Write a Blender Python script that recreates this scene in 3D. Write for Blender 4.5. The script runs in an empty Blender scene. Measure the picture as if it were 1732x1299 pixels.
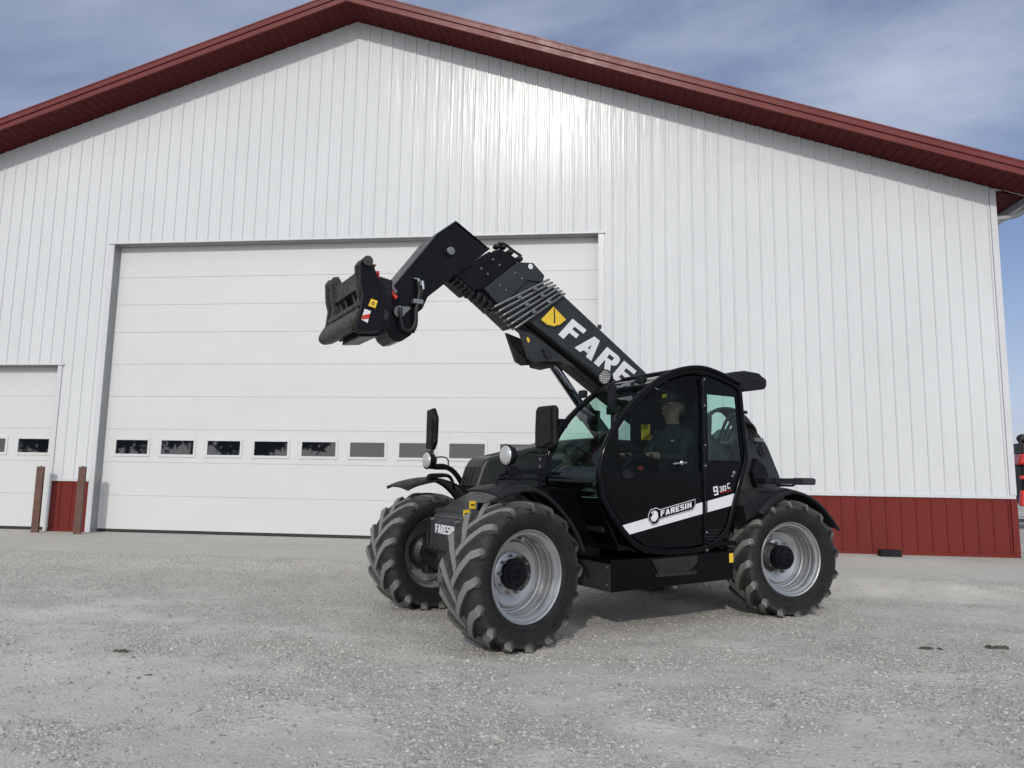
import bpy, bmesh, math, random
import numpy as np
from mathutils import Vector, Matrix
S = bpy.context.scene; COL = S.collection
R_ = math.radians
random.seed(7); rng = np.random.default_rng(7)

# ------------------------------------------------------------------ camera, sky, sun
cam = bpy.data.cameras.new('camera'); camo = bpy.data.objects.new('camera', cam); COL.objects.link(camo)
cam.sensor_fit = 'HORIZONTAL'; cam.sensor_width = 36; cam.lens = 36*1210/1732; cam.clip_start = .05; cam.clip_end = 3000
_r = Vector((0.99317866, 0.11546799, 0.01622634)); _u = Vector((-0.0016307, -0.12539116, 0.99210604)); _f = Vector((-0.11659112, 0.98536501, 0.12434753))
camo.matrix_world = Matrix(((_r.x, _u.x, -_f.x, 11.374), (_r.y, _u.y, -_f.y, 0), (_r.z, _u.z, -_f.z, 1.177), (0, 0, 0, 1)))
S.camera = camo
S.view_settings.view_transform = 'Standard'; S.view_settings.look = 'None'; S.view_settings.exposure = -0.1; S.view_settings.gamma = 1
S.cycles.transparent_max_bounces = 24
try: S.view_settings.use_curve_mapping = False
except Exception: pass
SUNV = Vector((-.08, -1.0, .54)).normalized()
EL = math.asin(SUNV.z)
W = bpy.data.worlds.new('World'); S.world = W; W.use_nodes = True
nt = W.node_tree; nt.nodes.clear()
def wn(t, **k):
    n = nt.nodes.new(t)
    for a, b in k.items(): setattr(n, a, b)
    return n
out = wn('ShaderNodeOutputWorld'); bg = wn('ShaderNodeBackground'); bg.inputs[1].default_value = 0.13
sky = wn('ShaderNodeTexSky', sky_type='NISHITA', sun_disc=False, sun_elevation=EL, sun_rotation=math.atan2(SUNV.x, SUNV.y), air_density=1.0, dust_density=.4, ozone_density=2.5)
tc = wn('ShaderNodeTexCoord'); sep = wn('ShaderNodeSeparateXYZ'); nt.links.new(tc.outputs['Generated'], sep.inputs[0])
def math_(op, a, b=None, c=None):
    n = wn('ShaderNodeMath', operation=op)
    for i, v in enumerate((a, b, c)):
        if v is None: continue
        if isinstance(v, (int, float)): n.inputs[i].default_value = v
        else: nt.links.new(v, n.inputs[i])
    return n.outputs[0]
zc = math_('MAXIMUM', sep.outputs[2], .03); zc = math_('ADD', zc, .30)
cx = math_('DIVIDE', sep.outputs[0], zc); cy = math_('DIVIDE', sep.outputs[1], zc)
comb = wn('ShaderNodeCombineXYZ'); nt.links.new(cx, comb.inputs[0]); nt.links.new(cy, comb.inputs[1])
mp = wn('ShaderNodeMapping'); mp.inputs['Location'].default_value = (-6, 2, 0); mp.inputs['Rotation'].default_value = (0, 0, R_(35)); mp.inputs['Scale'].default_value = (.55, 1.1, 1)
nt.links.new(comb.outputs[0], mp.inputs[0])
n1 = wn('ShaderNodeTexNoise'); n1.inputs['Scale'].default_value = 1.9; n1.inputs['Detail'].default_value = 9; n1.inputs['Roughness'].default_value = .55; n1.inputs['Distortion'].default_value = .5
n2 = wn('ShaderNodeTexNoise'); n2.inputs['Scale'].default_value = .9; n2.inputs['Detail'].default_value = 3
nt.links.new(mp.outputs[0], n1.inputs[0]); nt.links.new(mp.outputs[0], n2.inputs[0])
mx = math_('ADD', math_('MULTIPLY', n1.outputs[0], .6), math_('MULTIPLY', n2.outputs[0], .5))
cr = wn('ShaderNodeValToRGB'); cr.color_ramp.elements[0].position = .45; cr.color_ramp.elements[0].color = (.12, .12, .12, 1)
cr.color_ramp.elements[1].position = .66; cr.color_ramp.elements[1].color = (.95, .95, .95, 1)
nt.links.new(mx, cr.inputs[0])
hzf = math_('MULTIPLY', math_('POWER', math_('SUBTRACT', 1.0, math_('MINIMUM', math_('MAXIMUM', sep.outputs[2], 0.0), 1.0)), 5.0), .9)
mixc = wn('ShaderNodeMix', data_type='RGBA'); nt.links.new(math_('MAXIMUM', cr.outputs[0], hzf), mixc.inputs[0]); tn = wn('ShaderNodeVectorMath', operation='MULTIPLY'); nt.links.new(sky.outputs[0], tn.inputs[0]); tn.inputs[1].default_value = (.70, .67, .78); nt.links.new(tn.outputs[0], mixc.inputs[6])
# thin cloud scatters more light toward us near the sun
vd = wn('ShaderNodeVectorMath', operation='DOT_PRODUCT'); nt.links.new(tc.outputs['Generated'], vd.inputs[0]); vd.inputs[1].default_value = SUNV
gl_ = math_('POWER', math_('MAXIMUM', vd.outputs['Value'], 0.0), 1.6)
cl = wn('ShaderNodeVectorMath', operation='MULTIPLY_ADD'); cl.inputs[1].default_value = (13, 12.6, 12.0); cl.inputs[2].default_value = (4.15, 4.65, 5.75, 1)[:3]
for i_ in range(1): nt.links.new(gl_, cl.inputs[0])
nt.links.new(cl.outputs[0], mixc.inputs[7])
nt.links.new(mixc.outputs[2], bg.inputs[0]); nt.links.new(bg.outputs[0], out.inputs[0])
sl = bpy.data.lights.new('sun', 'SUN'); sl.energy = 2.0; sl.angle = R_(1.0); sl.color = (1, .95, .88)
so = bpy.data.objects.new('sun', sl); COL.objects.link(so); so.rotation_euler = SUNV.to_track_quat('Z', 'Y').to_euler(); so.location = (5, -10, 20)

# ------------------------------------------------------------------ materials
class NT:
    def __init__(s, name):
        s.m = bpy.data.materials.new(name); s.m.use_nodes = True; s.t = s.m.node_tree; s.t.nodes.clear()
        s.out = s.n('ShaderNodeOutputMaterial')
    def n(s, t, **k):
        n = s.t.nodes.new(t)
        for a, b in k.items(): setattr(n, a, b)
        return n
    def l(s, a, b): s.t.links.new(a, b)
    def noise(s, scale, detail=4, rough=.55, vec=None, dist=0):
        n = s.n('ShaderNodeTexNoise'); n.inputs['Scale'].default_value = scale; n.inputs['Detail'].default_value = detail
        n.inputs['Roughness'].default_value = rough; n.inputs['Distortion'].default_value = dist
        if vec is not None: s.l(vec, n.inputs[0])
        return n.outputs[0]
    def ramp(s, fac, stops):
        r = s.n('ShaderNodeValToRGB'); e = r.color_ramp.elements
        while len(e) < len(stops): e.new(.5)
        for i, (p, c) in enumerate(stops):
            e[i].position = p; e[i].color = c if len(c) == 4 else (*c, 1)
        s.l(fac, r.inputs[0]); return r.outputs[0]
    def co(s, scale=(1, 1, 1), kind='Object'):
        t = s.n('ShaderNodeTexCoord'); m = s.n('ShaderNodeMapping'); m.inputs['Scale'].default_value = scale
        s.l(t.outputs[kind], m.inputs[0]); return m.outputs[0]
    def mix(s, f, a, b, blend='MIX'):
        m = s.n('ShaderNodeMix', data_type='RGBA', blend_type=blend)
        for v, i in ((f, 0), (a, 6), (b, 7)):
            if isinstance(v, (int, float)): m.inputs[i].default_value = v
            elif isinstance(v, tuple): m.inputs[i].default_value = v if len(v) == 4 else (*v, 1)
            else: s.l(v, m.inputs[i])
        return m.outputs[2]
    def bump(s, h, strength, dist=.01, nrm=None):
        b = s.n('ShaderNodeBump'); b.inputs['Strength'].default_value = strength; b.inputs['Distance'].default_value = dist
        s.l(h, b.inputs['Height'])
        if nrm is not None: s.l(nrm, b.inputs['Normal'])
        return b.outputs[0]
    def bsdf(s, col=None, rough=.5, metal=0, nrm=None, coat=0, spec=.5, ior=None):
        p = s.n('ShaderNodeBsdfPrincipled')
        if isinstance(col, tuple): p.inputs['Base Color'].default_value = (*col, 1)
        elif col is not None: s.l(col, p.inputs['Base Color'])
        if isinstance(rough, (int, float)): p.inputs['Roughness'].default_value = rough
        else: s.l(rough, p.inputs['Roughness'])
        p.inputs['Metallic'].default_value = metal; p.inputs['Coat Weight'].default_value = coat; p.inputs['Coat Roughness'].default_value = .08
        p.inputs['Specular IOR Level'].default_value = spec
        if ior: p.inputs['IOR'].default_value = ior
        if nrm is not None: s.l(nrm, p.inputs['Normal'])
        s.l(p.outputs[0], s.out.inputs[0]); return p

def simple(name, col, rough=.5, metal=0, var=.15, scale=6, dust=0., dustcol=(.33, .31, .28), bump=0, bscale=60, coat=0, spec=.5):
    t = NT(name); v = t.co()
    n = t.noise(scale, 6, .6, v)
    lo = tuple(c*(1-var) for c in col); hi = tuple(min(1, c*(1+var)) for c in col)
    c = t.ramp(n, [(.35, lo), (.65, hi)])
    rr = t.ramp(t.noise(scale*2.3, 5, .6, v), [(.3, (rough*.8,)*3), (.7, (min(1, rough*1.25),)*3)])
    if dust:
        n2 = t.noise(scale*1.7, 8, .7, v)
        f = t.ramp(n2, [(.42, (0, 0, 0)), (.75, (dust,)*3)])
        c = t.mix(f, c, dustcol)
    nb = t.bump(t.noise(bscale, 4, .6, v), bump, .004) if bump else None
    t.bsdf(c, rr, metal, nb, coat, spec); return t.m

MT = {}
MT['black_gloss'] = simple('black_gloss_paint', (.0022, .0026, .0032), .12, var=.2, dust=.003, spec=.14)
MT['black_satin'] = simple('black_satin_paint', (.0036, .0040, .0062), .34, var=.2, dust=.012, bump=.05, spec=.16)
MT['black_plastic'] = simple('black_plastic', (.007, .0078, .009), .5, var=.2, dust=.02, bump=.15, bscale=220, spec=.22)
MT['dark_metal'] = simple('dark_metal', (.008, .008, .008), .5, var=.3, dust=.025, bump=.1)
MT['grey_paint'] = simple('anthracite_paint', (.024, .027, .028), .40, var=.08, dust=.03, spec=.28)
MT['worn_steel'] = simple('worn_carriage_steel', (.035, .034, .031), .55, metal=.3, var=.5, scale=14, dust=.35, dustcol=(.16, .145, .12), bump=.2)
MT['plate_sunlit'] = simple('head_plate_sunlit_black', (.040, .043, .044), .4, var=.1, dust=.05, spec=.3)  # black head paint lightened, sunlight on the front plate put into the colour
MT['silver'] = simple('silver_rim_paint', (.40, .41, .415), .32, metal=.8, var=.06, dust=.06, spec=.5)
MT['steel'] = simple('bright_steel', (.5, .5, .5), .25, metal=1, var=.1)
MT['zinc'] = simple('zinc_pipe', (.20, .205, .20), .38, metal=.7, var=.15)
MT['chrome'] = simple('chrome_rod', (.35, .35, .38), .12, metal=1, var=.05)
MT['white'] = simple('white_decal', (.66, .67, .68), .4, var=.03)
MT['yellow'] = simple('yellow_sticker', (.72, .48, .03), .5, var=.05)
MT['red'] = simple('red_plastic', (.5, .03, .02), .4)
MT['rubber_hose'] = simple('rubber_hose', (.012, .012, .012), .5, spec=.4)
MT['seat'] = simple('seat_fabric', (.02, .022, .024), .9, bump=.3, bscale=200)
MT['lens'] = simple('lamp_lens', (.52, .53, .52), .14, metal=.35, bump=.5, bscale=90)
MT['skin'] = simple('skin', (.24, .14, .10), .55, var=.1)
MT['jacket'] = simple('dark_jacket', (.022, .032, .032), .85, var=.3, bump=.2)
MT['jeans'] = simple('jeans', (.10, .13, .17), .85, var=.3, bump=.2)
MT['cap'] = simple('cap_cloth', (.02, .02, .018), .9)
MT['clod'] = simple('dark_clod', (.075, .070, .055), .95, bump=.6)
MT['machinered'] = simple('red_machine_paint', (.5, .015, .012), .3, dust=.1)

def glass(name, tint, spec=1.45, rough=0.0, dirt=.03, refl=.45):
    t = NT(name)
    tr = t.n('ShaderNodeBsdfTransparent'); tr.inputs[0].default_value = (*tint, 1)
    gl = t.n('ShaderNodeBsdfGlossy'); gl.inputs['Roughness'].default_value = rough+.02
    ge = t.n('ShaderNodeNewGeometry'); dp = t.n('ShaderNodeVectorMath', operation='DOT_PRODUCT'); t.l(ge.outputs['Normal'], dp.inputs[0]); t.l(ge.outputs['Incoming'], dp.inputs[1])
    def mm(op, a, b):
        n_ = t.n('ShaderNodeMath', operation=op)
        for i_, q_ in enumerate((a, b)):
            if isinstance(q_, (int, float)): n_.inputs[i_].default_value = q_
            else: t.l(q_, n_.inputs[i_])
        return n_
    fr = mm('ADD', mm('MULTIPLY', mm('POWER', mm('SUBTRACT', 1.0, mm('ABSOLUTE', dp.outputs['Value'], 0).outputs[0]).outputs[0], 5.0).outputs[0], .9).outputs[0], .05)
    df = t.n('ShaderNodeBsdfDiffuse'); df.inputs[0].default_value = (.35, .36, .34, 1)
    m1 = t.n('ShaderNodeMixShader'); m1.inputs[0].default_value = dirt
    t.l(tr.outputs[0], m1.inputs[1]); t.l(df.outputs[0], m1.inputs[2])
    m = t.n('ShaderNodeMixShader'); fm_ = t.n('ShaderNodeMath', operation='MULTIPLY'); fm_.inputs[1].default_value = refl; t.l(fr.outputs[0], fm_.inputs[0]); t.l(fm_.outputs[0], m.inputs[0]); t.l(m1.outputs[0], m.inputs[1]); t.l(gl.outputs[0], m.inputs[2])
    t.l(m.outputs[0], t.out.inputs[0]); return t.m
MT['glass'] = glass('green_tinted_glass', (.68, .88, .82), dirt=.0, refl=1.0)
MT['door_glass'] = glass('dark_tinted_glass', (.36, .46, .45), dirt=.0, refl=.30)

# tyre rubber with dust: top faces of the lugs carry pale dust
t = NT('tyre_rubber'); v = t.co()
n = t.noise(9, 8, .7, v); n3 = t.noise(70, 5, .7, v)
at0 = t.n('ShaderNodeAttribute', attribute_name='lug'); sx = t.n('ShaderNodeSeparateColor'); t.l(at0.outputs['Color'], sx.inputs[0])
base = t.mix(sx.outputs[1], t.ramp(n, [(.4, (.009, .009, .0095)), (.8, (.022, .021, .020))]), t.ramp(n, [(.32, (.020, .0192, .0178)), (.72, (.052, .0495, .046))]))
at = t.n('ShaderNodeAttribute', attribute_name='lug')
fac = t.mix(1.0, sx.outputs[0], t.ramp(n3, [(.25, (.45,)*3), (.7, (1, 1, 1))]), 'MULTIPLY')
c = t.mix(fac, base, (.225, .220, .207))
t.bsdf(c, .78, 0, t.bump(n3, .5, .006), spec=.3); MT['tyre'] = t.m

# painted steel siding
def siding(name, col, rough, spec=.5, wav=.35):
    t = NT(name); v = t.co((4.4, 4.4, .25)); v1 = t.co((.6, .6, .35)); v2 = t.co((40, 40, 40))
    big = t.noise(1.4, 3, .5, v); w2 = t.noise(4.5, 3, .5, v)
    s_ = t.noise(1, 4, .6, v1)
    cc = t.ramp(s_, [(.3, tuple(x*.95 for x in col)), (.7, tuple(min(1, x*1.03) for x in col))])
    st = t.noise(1.0, 6, .7, t.co((5, 5, .45)))
    cc = t.mix(t.ramp(st, [(.52, (0, 0, 0)), (.85, (.16,)*3)]), cc, tuple(x*.72 for x in col))
    b1 = t.bump(big, wav, .03); b2 = t.bump(w2, wav*.9, .010, b1); b3 = t.bump(t.noise(1, 2, .5, v2), .03, .002, b2)
    t.bsdf(cc, rough, 0, b3, spec=spec); return t.m
MT['siding'] = siding('white_steel_siding', (.575, .592, .590), .21, .13, .3)
MT['redsiding'] = siding('red_steel_siding', (.150, .0265, .0225), .5, .10)
MT['redtrim'] = simple('red_roof_trim', (.135, .027, .0235), .34, var=.06, scale=1.5, spec=.2, dust=.04)
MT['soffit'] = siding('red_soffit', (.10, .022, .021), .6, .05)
MT['whitetrim'] = simple('white_steel_trim', (.53, .54, .545), .4, var=.03, scale=2)
MT['greytrim'] = simple('grey_jamb_trim', (.29, .30, .305), .5, var=.06, scale=2, dust=.1)
MT['weather'] = simple('weather_seal', (.02, .02, .022), .7)
# overhead door: fine horizontal grain
t = NT('door_panel_steel'); v = t.co((1.2, 1.2, 60)); n = t.noise(2, 5, .6, v); v2 = t.co((.5, .5, .8))
c = t.ramp(t.noise(1.3, 5, .6, v2), [(.3, (.545, .552, .538)), (.7, (.575, .582, .57))])
dr = t.noise(1.0, 6, .7, t.co((3.0, 3.0, .5))); c = t.mix(t.ramp(dr, [(.56, (0, 0, 0)), (.85, (.12,)*3)]), c, (.42, .41, .37))
t.bsdf(c, .5, 0, t.bump(n, .22, .004), spec=.4); MT['door'] = t.m
# door window: dark double pane with strong reflection
t = NT('door_window_glass'); t.bsdf((.006, .008, .011), .02, 0, None, spec=.5, ior=1.75); MT['pane'] = t.m
# bollard
t = NT('rusty_bollard'); v = t.co(); n = t.noise(8, 8, .7, v)
t.bsdf(t.ramp(n, [(.3, (.085, .045, .033)), (.6, (.135, .070, .050)), (.8, (.19, .12, .09))]), .75, 0, t.bump(t.noise(60, 5, .6, v), .3, .004)); MT['bollard'] = t.m
# gravel ground
t = NT('gravel_ground'); v = t.co()
a = t.noise(.28, 5, .55, v, .6); b = t.noise(1.7, 6, .6, v); c_ = t.noise(38, 6, .75, v); d = t.noise(150, 4, .8, v)
vo = t.n('ShaderNodeTexVoronoi'); vo.inputs['Scale'].default_value = 62; t.l(v, vo.inputs[0])
vo2 = t.n('ShaderNodeTexVoronoi'); vo2.inputs['Scale'].default_value = 24; t.l(v, vo2.inputs[0])
c1 = t.ramp(a, [(.35, (.45, .430, .385)), (.65, (.56, .536, .484))])
c2 = t.mix(.5, c1, t.ramp(b, [(.3, (.41, .392, .352)), (.7, (.60, .575, .522))]))
gat = t.n('ShaderNodeAttribute', attribute_name='loose'); gf = t.ramp(gat.outputs['Fac'], [(.0, (.42,)*3), (.7, (1, 1, 1))])
c2 = t.mix(gf, c2, t.mix(.55, c2, (.36, .345, .315)))
c3 = t.mix(gf, c2, t.ramp(c_, [(.30, (.50,)*3), (.5, (.95,)*3), (.70, (1.22,)*3)]), 'MULTIPLY')
c4 = t.mix(.5, c3, t.ramp(d, [(.3, (.6,)*3), (.7, (1.3,)*3)]), 'MULTIPLY')
h = t.mix(.5, t.ramp(vo.outputs['Distance'], [(0, (1, 1, 1)), (.55, (0, 0, 0))]), c_)
h2 = t.mix(t.ramp(b, [(.42, (0, 0, 0)), (.62, (.9, .9, .9))]), h, t.ramp(vo2.outputs['Distance'], [(0, (1, 1, 1)), (.5, (0, 0, 0))]))
h2 = t.mix(gf, (.5, .5, .5), h2); nb = t.bump(h2, .95, .014, t.bump(b, .5, .05))
t.bsdf(c4, .92, 0, nb, spec=.2); MT['gravel'] = t.m
t = NT('gravel_stone'); oi = t.n('ShaderNodeAttribute', attribute_name='tone'); v = t.co(); 
c = t.mix(.35, t.ramp(oi.outputs['Fac'], [(0, (.22, .212, .193)), (.5, (.375, .361, .328)), (1, (.53, .512, .468))]), t.ramp(t.noise(90, 4, .7, v), [(.3, (.5,)*3), (.7, (1.3,)*3)]), 'MULTIPLY')
t.bsdf(c, .9, 0, None, spec=.2); MT['stone'] = t.m
# concrete apron
t = NT('concrete'); v = t.co(); a = t.noise(.5, 6, .6, v, .8); b = t.noise(5, 7, .65, v); e = t.noise(1.0, 6, .7, t.co((.5, 2.4, 1)))
c1 = t.ramp(a, [(.3, (.375, .360, .322)), (.7, (.445, .428, .385))])
c2 = t.mix(.45, c1, t.ramp(b, [(.3, (.8,)*3), (.7, (1.1,)*3)]), 'MULTIPLY')
c2 = t.mix(t.ramp(e, [(.50, (0, 0, 0)), (.78, (.55,)*3)]), c2, (.43, .425, .40))
c2 = t.mix(.5, c2, t.ramp(t.noise(60, 5, .75, v), [(.3, (.75,)*3), (.7, (1.15,)*3)]), 'MULTIPLY')
t.bsdf(c2, .88, 0, t.bump(t.noise(45, 6, .7, v), .3, .005), spec=.25); MT['concrete'] = t.m
t = NT('tree_leaf'); v = t.co(); t.bsdf(t.ramp(t.noise(.8, 3, .5, v), [(.3, (.03, .045, .015)), (.7, (.07, .09, .03))]), .8); MT['leaf'] = t.m
MT['bark'] = simple('bark', (.08, .06, .045), .9, bump=.6)

# ------------------------------------------------------------------ mesh helpers
def mesh(name, vs, fs, mat, parent=None, smooth=False, bevel=0, seg=2, angle=40):
    me = bpy.data.meshes.new(name); me.from_pydata([tuple(map(float, p)) for p in vs], [], fs); me.update()
    bm = bmesh.new(); bm.from_mesh(me); bmesh.ops.recalc_face_normals(bm, faces=bm.faces); bm.to_mesh(me); bm.free()
    o = bpy.data.objects.new(name, me); COL.objects.link(o); me.materials.append(MT[mat] if isinstance(mat, str) else mat)
    if smooth:
        for p in me.polygons: p.use_smooth = True
        try: me.set_sharp_from_angle(angle=R_(angle))
        except Exception: pass
    if bevel:
        b = o.modifiers.new('bevel', 'BEVEL'); b.width = bevel; b.segments = seg; b.limit_method = 'ANGLE'; b.angle_limit = R_(35)
    if parent: o.parent = parent
    return o
class MB:
    def __init__(s): s.v = []; s.f = []
    def add(s, vs, fs):
        o = len(s.v); s.v += [tuple(p) for p in vs]; s.f += [tuple(i+o for i in f) for f in fs]; return s
    def pane(s, poly, y): return s.add([(x, y, z) for x, z in poly], [tuple(range(len(poly)))])
    def sheet(s, pts, y0, y1):
        n = len(pts); return s.add([(x, y0, z) for x, z in pts]+[(x, y1, z) for x, z in pts], [(i, i+1, n+i+1, n+i) for i in range(n-1)])
    def box(s, x0, x1, y0, y1, z0, z1, rot=0, c=None):
        v = [(x, y, z) for x in (x0, x1) for y in (y0, y1) for z in (z0, z1)]
        if rot:
            c = c or ((x0+x1)/2, (y0+y1)/2); ca, sa = math.cos(rot), math.sin(rot)
            v = [(c[0]+(x-c[0])*ca-(y-c[1])*sa, c[1]+(x-c[0])*sa+(y-c[1])*ca, z) for x, y, z in v]
        return s.add(v, [(0, 1, 3, 2), (4, 6, 7, 5), (0, 4, 5, 1), (2, 3, 7, 6), (0, 2, 6, 4), (1, 5, 7, 3)])
    def prism(s, poly, y0, y1):                                   # polygon in x-z pushed along y
        n = len(poly)
        v = [(x, y0, z) for x, z in poly]+[(x, y1, z) for x, z in poly]
        return s.add(v, [tuple(range(n)), tuple(range(2*n-1, n-1, -1))]+[(i, (i+1) % n, (i+1) % n+n, i+n) for i in range(n)])
    def prismx(s, poly, x0, x1):                                  # polygon in y-z pushed along x
        n = len(poly)
        v = [(x0, y, z) for y, z in poly]+[(x1, y, z) for y, z in poly]
        return s.add(v, [tuple(range(n)), tuple(range(2*n-1, n-1, -1))]+[(i, (i+1) % n, (i+1) % n+n, i+n) for i in range(n)])
    def ring(s, outer, inner, y0, y1):
        n = len(outer)
        v = [(x, y0, z) for x, z in outer]+[(x, y0, z) for x, z in inner]+[(x, y1, z) for x, z in outer]+[(x, y1, z) for x, z in inner]
        f = []
        for i in range(n):
            j = (i+1) % n
            f += [(i, j, n+j, n+i), (2*n+i, 3*n+i, 3*n+j, 2*n+j), (i, 2*n+i, 2*n+j, j), (n+i, n+j, 3*n+j, 3*n+i)]
        return s.add(v, f)
    def strip(s, pts, y0, y1, th):                                 # curved sheet following pts (x,z), width y0..y1
        n = len(pts); nv = []
        for i, (x, z) in enumerate(pts):
            a = pts[max(0, i-1)]; b = pts[min(n-1, i+1)]; dx, dz = b[0]-a[0], b[1]-a[1]; L = math.hypot(dx, dz) or 1
            nv.append((x+dz/L*th, z-dx/L*th))
        return s.prism(list(pts)+nv[::-1], y0, y1) if False else s._strip(pts, nv, y0, y1)
    def _strip(s, a, b, y0, y1):
        n = len(a); v = [(x, y0, z) for x, z in a]+[(x, y1, z) for x, z in a]+[(x, y0, z) for x, z in b]+[(x, y1, z) for x, z in b]; f = []
        for i in range(n-1):
            f += [(i, i+1, n+i+1, n+i), (2*n+i, 3*n+i, 3*n+i+1, 2*n+i+1), (i, 2*n+i, 2*n+i+1, i+1), (n+i, n+i+1, 3*n+i+1, 3*n+i)]
        f += [(0, n, 3*n, 2*n), (n-1, 3*n-1, 4*n-1, 2*n-1)]
        return s.add(v, f)
    def tube(s, pts, r, n=10, cap=True):
        P = [Vector(p) for p in pts]; rs = r if isinstance(r, (list, tuple)) else [r]*len(P)
        T = [(P[min(i+1, len(P)-1)]-P[max(i-1, 0)]).normalized() for i in range(len(P))]
        a = Vector((0, 0, 1)) if abs(T[0].z) < .9 else Vector((1, 0, 0)); N = (a-T[0]*a.dot(T[0])).normalized()
        v = []; f = []
        for i, p in enumerate(P):
            N = (N-T[i]*N.dot(T[i])).normalized(); B = T[i].cross(N)
            for k in range(n):
                t_ = 2*math.pi*k/n; v.append(tuple(p+(N*math.cos(t_)+B*math.sin(t_))*rs[i]))
        for i in range(len(P)-1):
            for k in range(n): f.append((i*n+k, i*n+(k+1) % n, (i+1)*n+(k+1) % n, (i+1)*n+k))
        if cap: f += [tuple(range(n)), tuple(range((len(P)-1)*n, len(P)*n))]
        return s.add(v, f)
    def lathe(s, prof, n=48, c=(0, 0, 0), axis='y', closed=False):
        v = []; f = []; m = len(prof)
        for k in range(n):
            a = 2*math.pi*k/n; ca, sa = math.cos(a), math.sin(a)
            for r, h in prof:
                p = {'y': (r*ca, h, r*sa), 'z': (r*ca, r*sa, h), 'x': (h, r*ca, r*sa)}[axis]
                v.append((p[0]+c[0], p[1]+c[1], p[2]+c[2]))
        for k in range(n):
            k2 = (k+1) % n
            for i in range(m if closed else m-1):
                j = (i+1) % m; f.append((k*m+i, k2*m+i, k2*m+j, k*m+j))
        return s.add(v, f)
    def cyl(s, p0, p1, r, n=20): return s.tube([p0, p1], r, n)
    def ball(s, c, r, sc=(1, 1, 1), n=12):
        prof = [(max(1e-4, r*math.sin(math.pi*i/n)), -r*math.cos(math.pi*i/n)) for i in range(n+1)]
        o = len(s.v); s.lathe(prof, 16, (0, 0, 0), 'z')
        for i in range(o, len(s.v)):
            x, y, z = s.v[i]; s.v[i] = (c[0]+x*sc[0], c[1]+y*sc[1], c[2]+z*sc[2])
        return s
    def out(s, name, mat, parent=None, **k): return mesh(name, s.v, s.f, mat, parent, **k)
def thing(name, label, cat, loc=(0, 0, 0), rz=0, group=None, kind=None):
    o = bpy.data.objects.new(name, None); COL.objects.link(o); o.location = loc; o.rotation_euler = (0, 0, rz); o.empty_display_size = .3
    tag(o, label, cat, group, kind); return o
def tag(o, label=None, cat=None, group=None, kind=None):
    for k, v in (('label', label), ('category', cat), ('group', group), ('kind', kind)):
        if v: o[k] = v
    return o
def smooth_path(P, closed=False, k=5):
    n = len(P); out = []
    rngi = range(n if closed else n-1)
    for i in rngi:
        g = lambda j: np.array(P[j % n] if closed else P[min(max(j, 0), n-1)], float)
        p0, p1, p2, p3 = g(i-1), g(i), g(i+1), g(i+2)
        for q in range(k):
            t_ = q/k
            out.append(tuple(.5*((2*p1)+(-p0+p2)*t_+(2*p0-5*p1+4*p2-p3)*t_**2+(-p0+3*p1-3*p2+p3)*t_**3)))
    if not closed: out.append(tuple(map(float, P[-1])))
    return out
def inset(poly, d):
    n = len(poly); A = sum(poly[i][0]*poly[(i+1) % n][1]-poly[(i+1) % n][0]*poly[i][1] for i in range(n)); sg = 1 if A > 0 else -1
    out = []
    for i in range(n):
        a, b, c = np.array(poly[i-1]), np.array(poly[i]), np.array(poly[(i+1) % n])
        e1 = (b-a)/(np.linalg.norm(b-a)+1e-9); e2 = (c-b)/(np.linalg.norm(c-b)+1e-9)
        n1 = np.array([-e1[1], e1[0]])*sg; n2 = np.array([-e2[1], e2[0]])*sg; m = n1+n2; m /= np.linalg.norm(m)+1e-9
        out.append(tuple(b+m*d/max(.5, float(m@n1))))
    return out
def clip(poly, a, b, c):                                           # keep a*x+b*z <= c
    out = []; n = len(poly)
    for i in range(n):
        p, q = poly[i], poly[(i+1) % n]; dp = a*p[0]+b*p[1]-c; dq = a*q[0]+b*q[1]-c
        if dp <= 0: out.append(p)
        if (dp < 0) != (dq < 0) and dp != dq:
            t_ = dp/(dp-dq); out.append((p[0]+(q[0]-p[0])*t_, p[1]+(q[1]-p[1])*t_))
    return out
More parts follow.
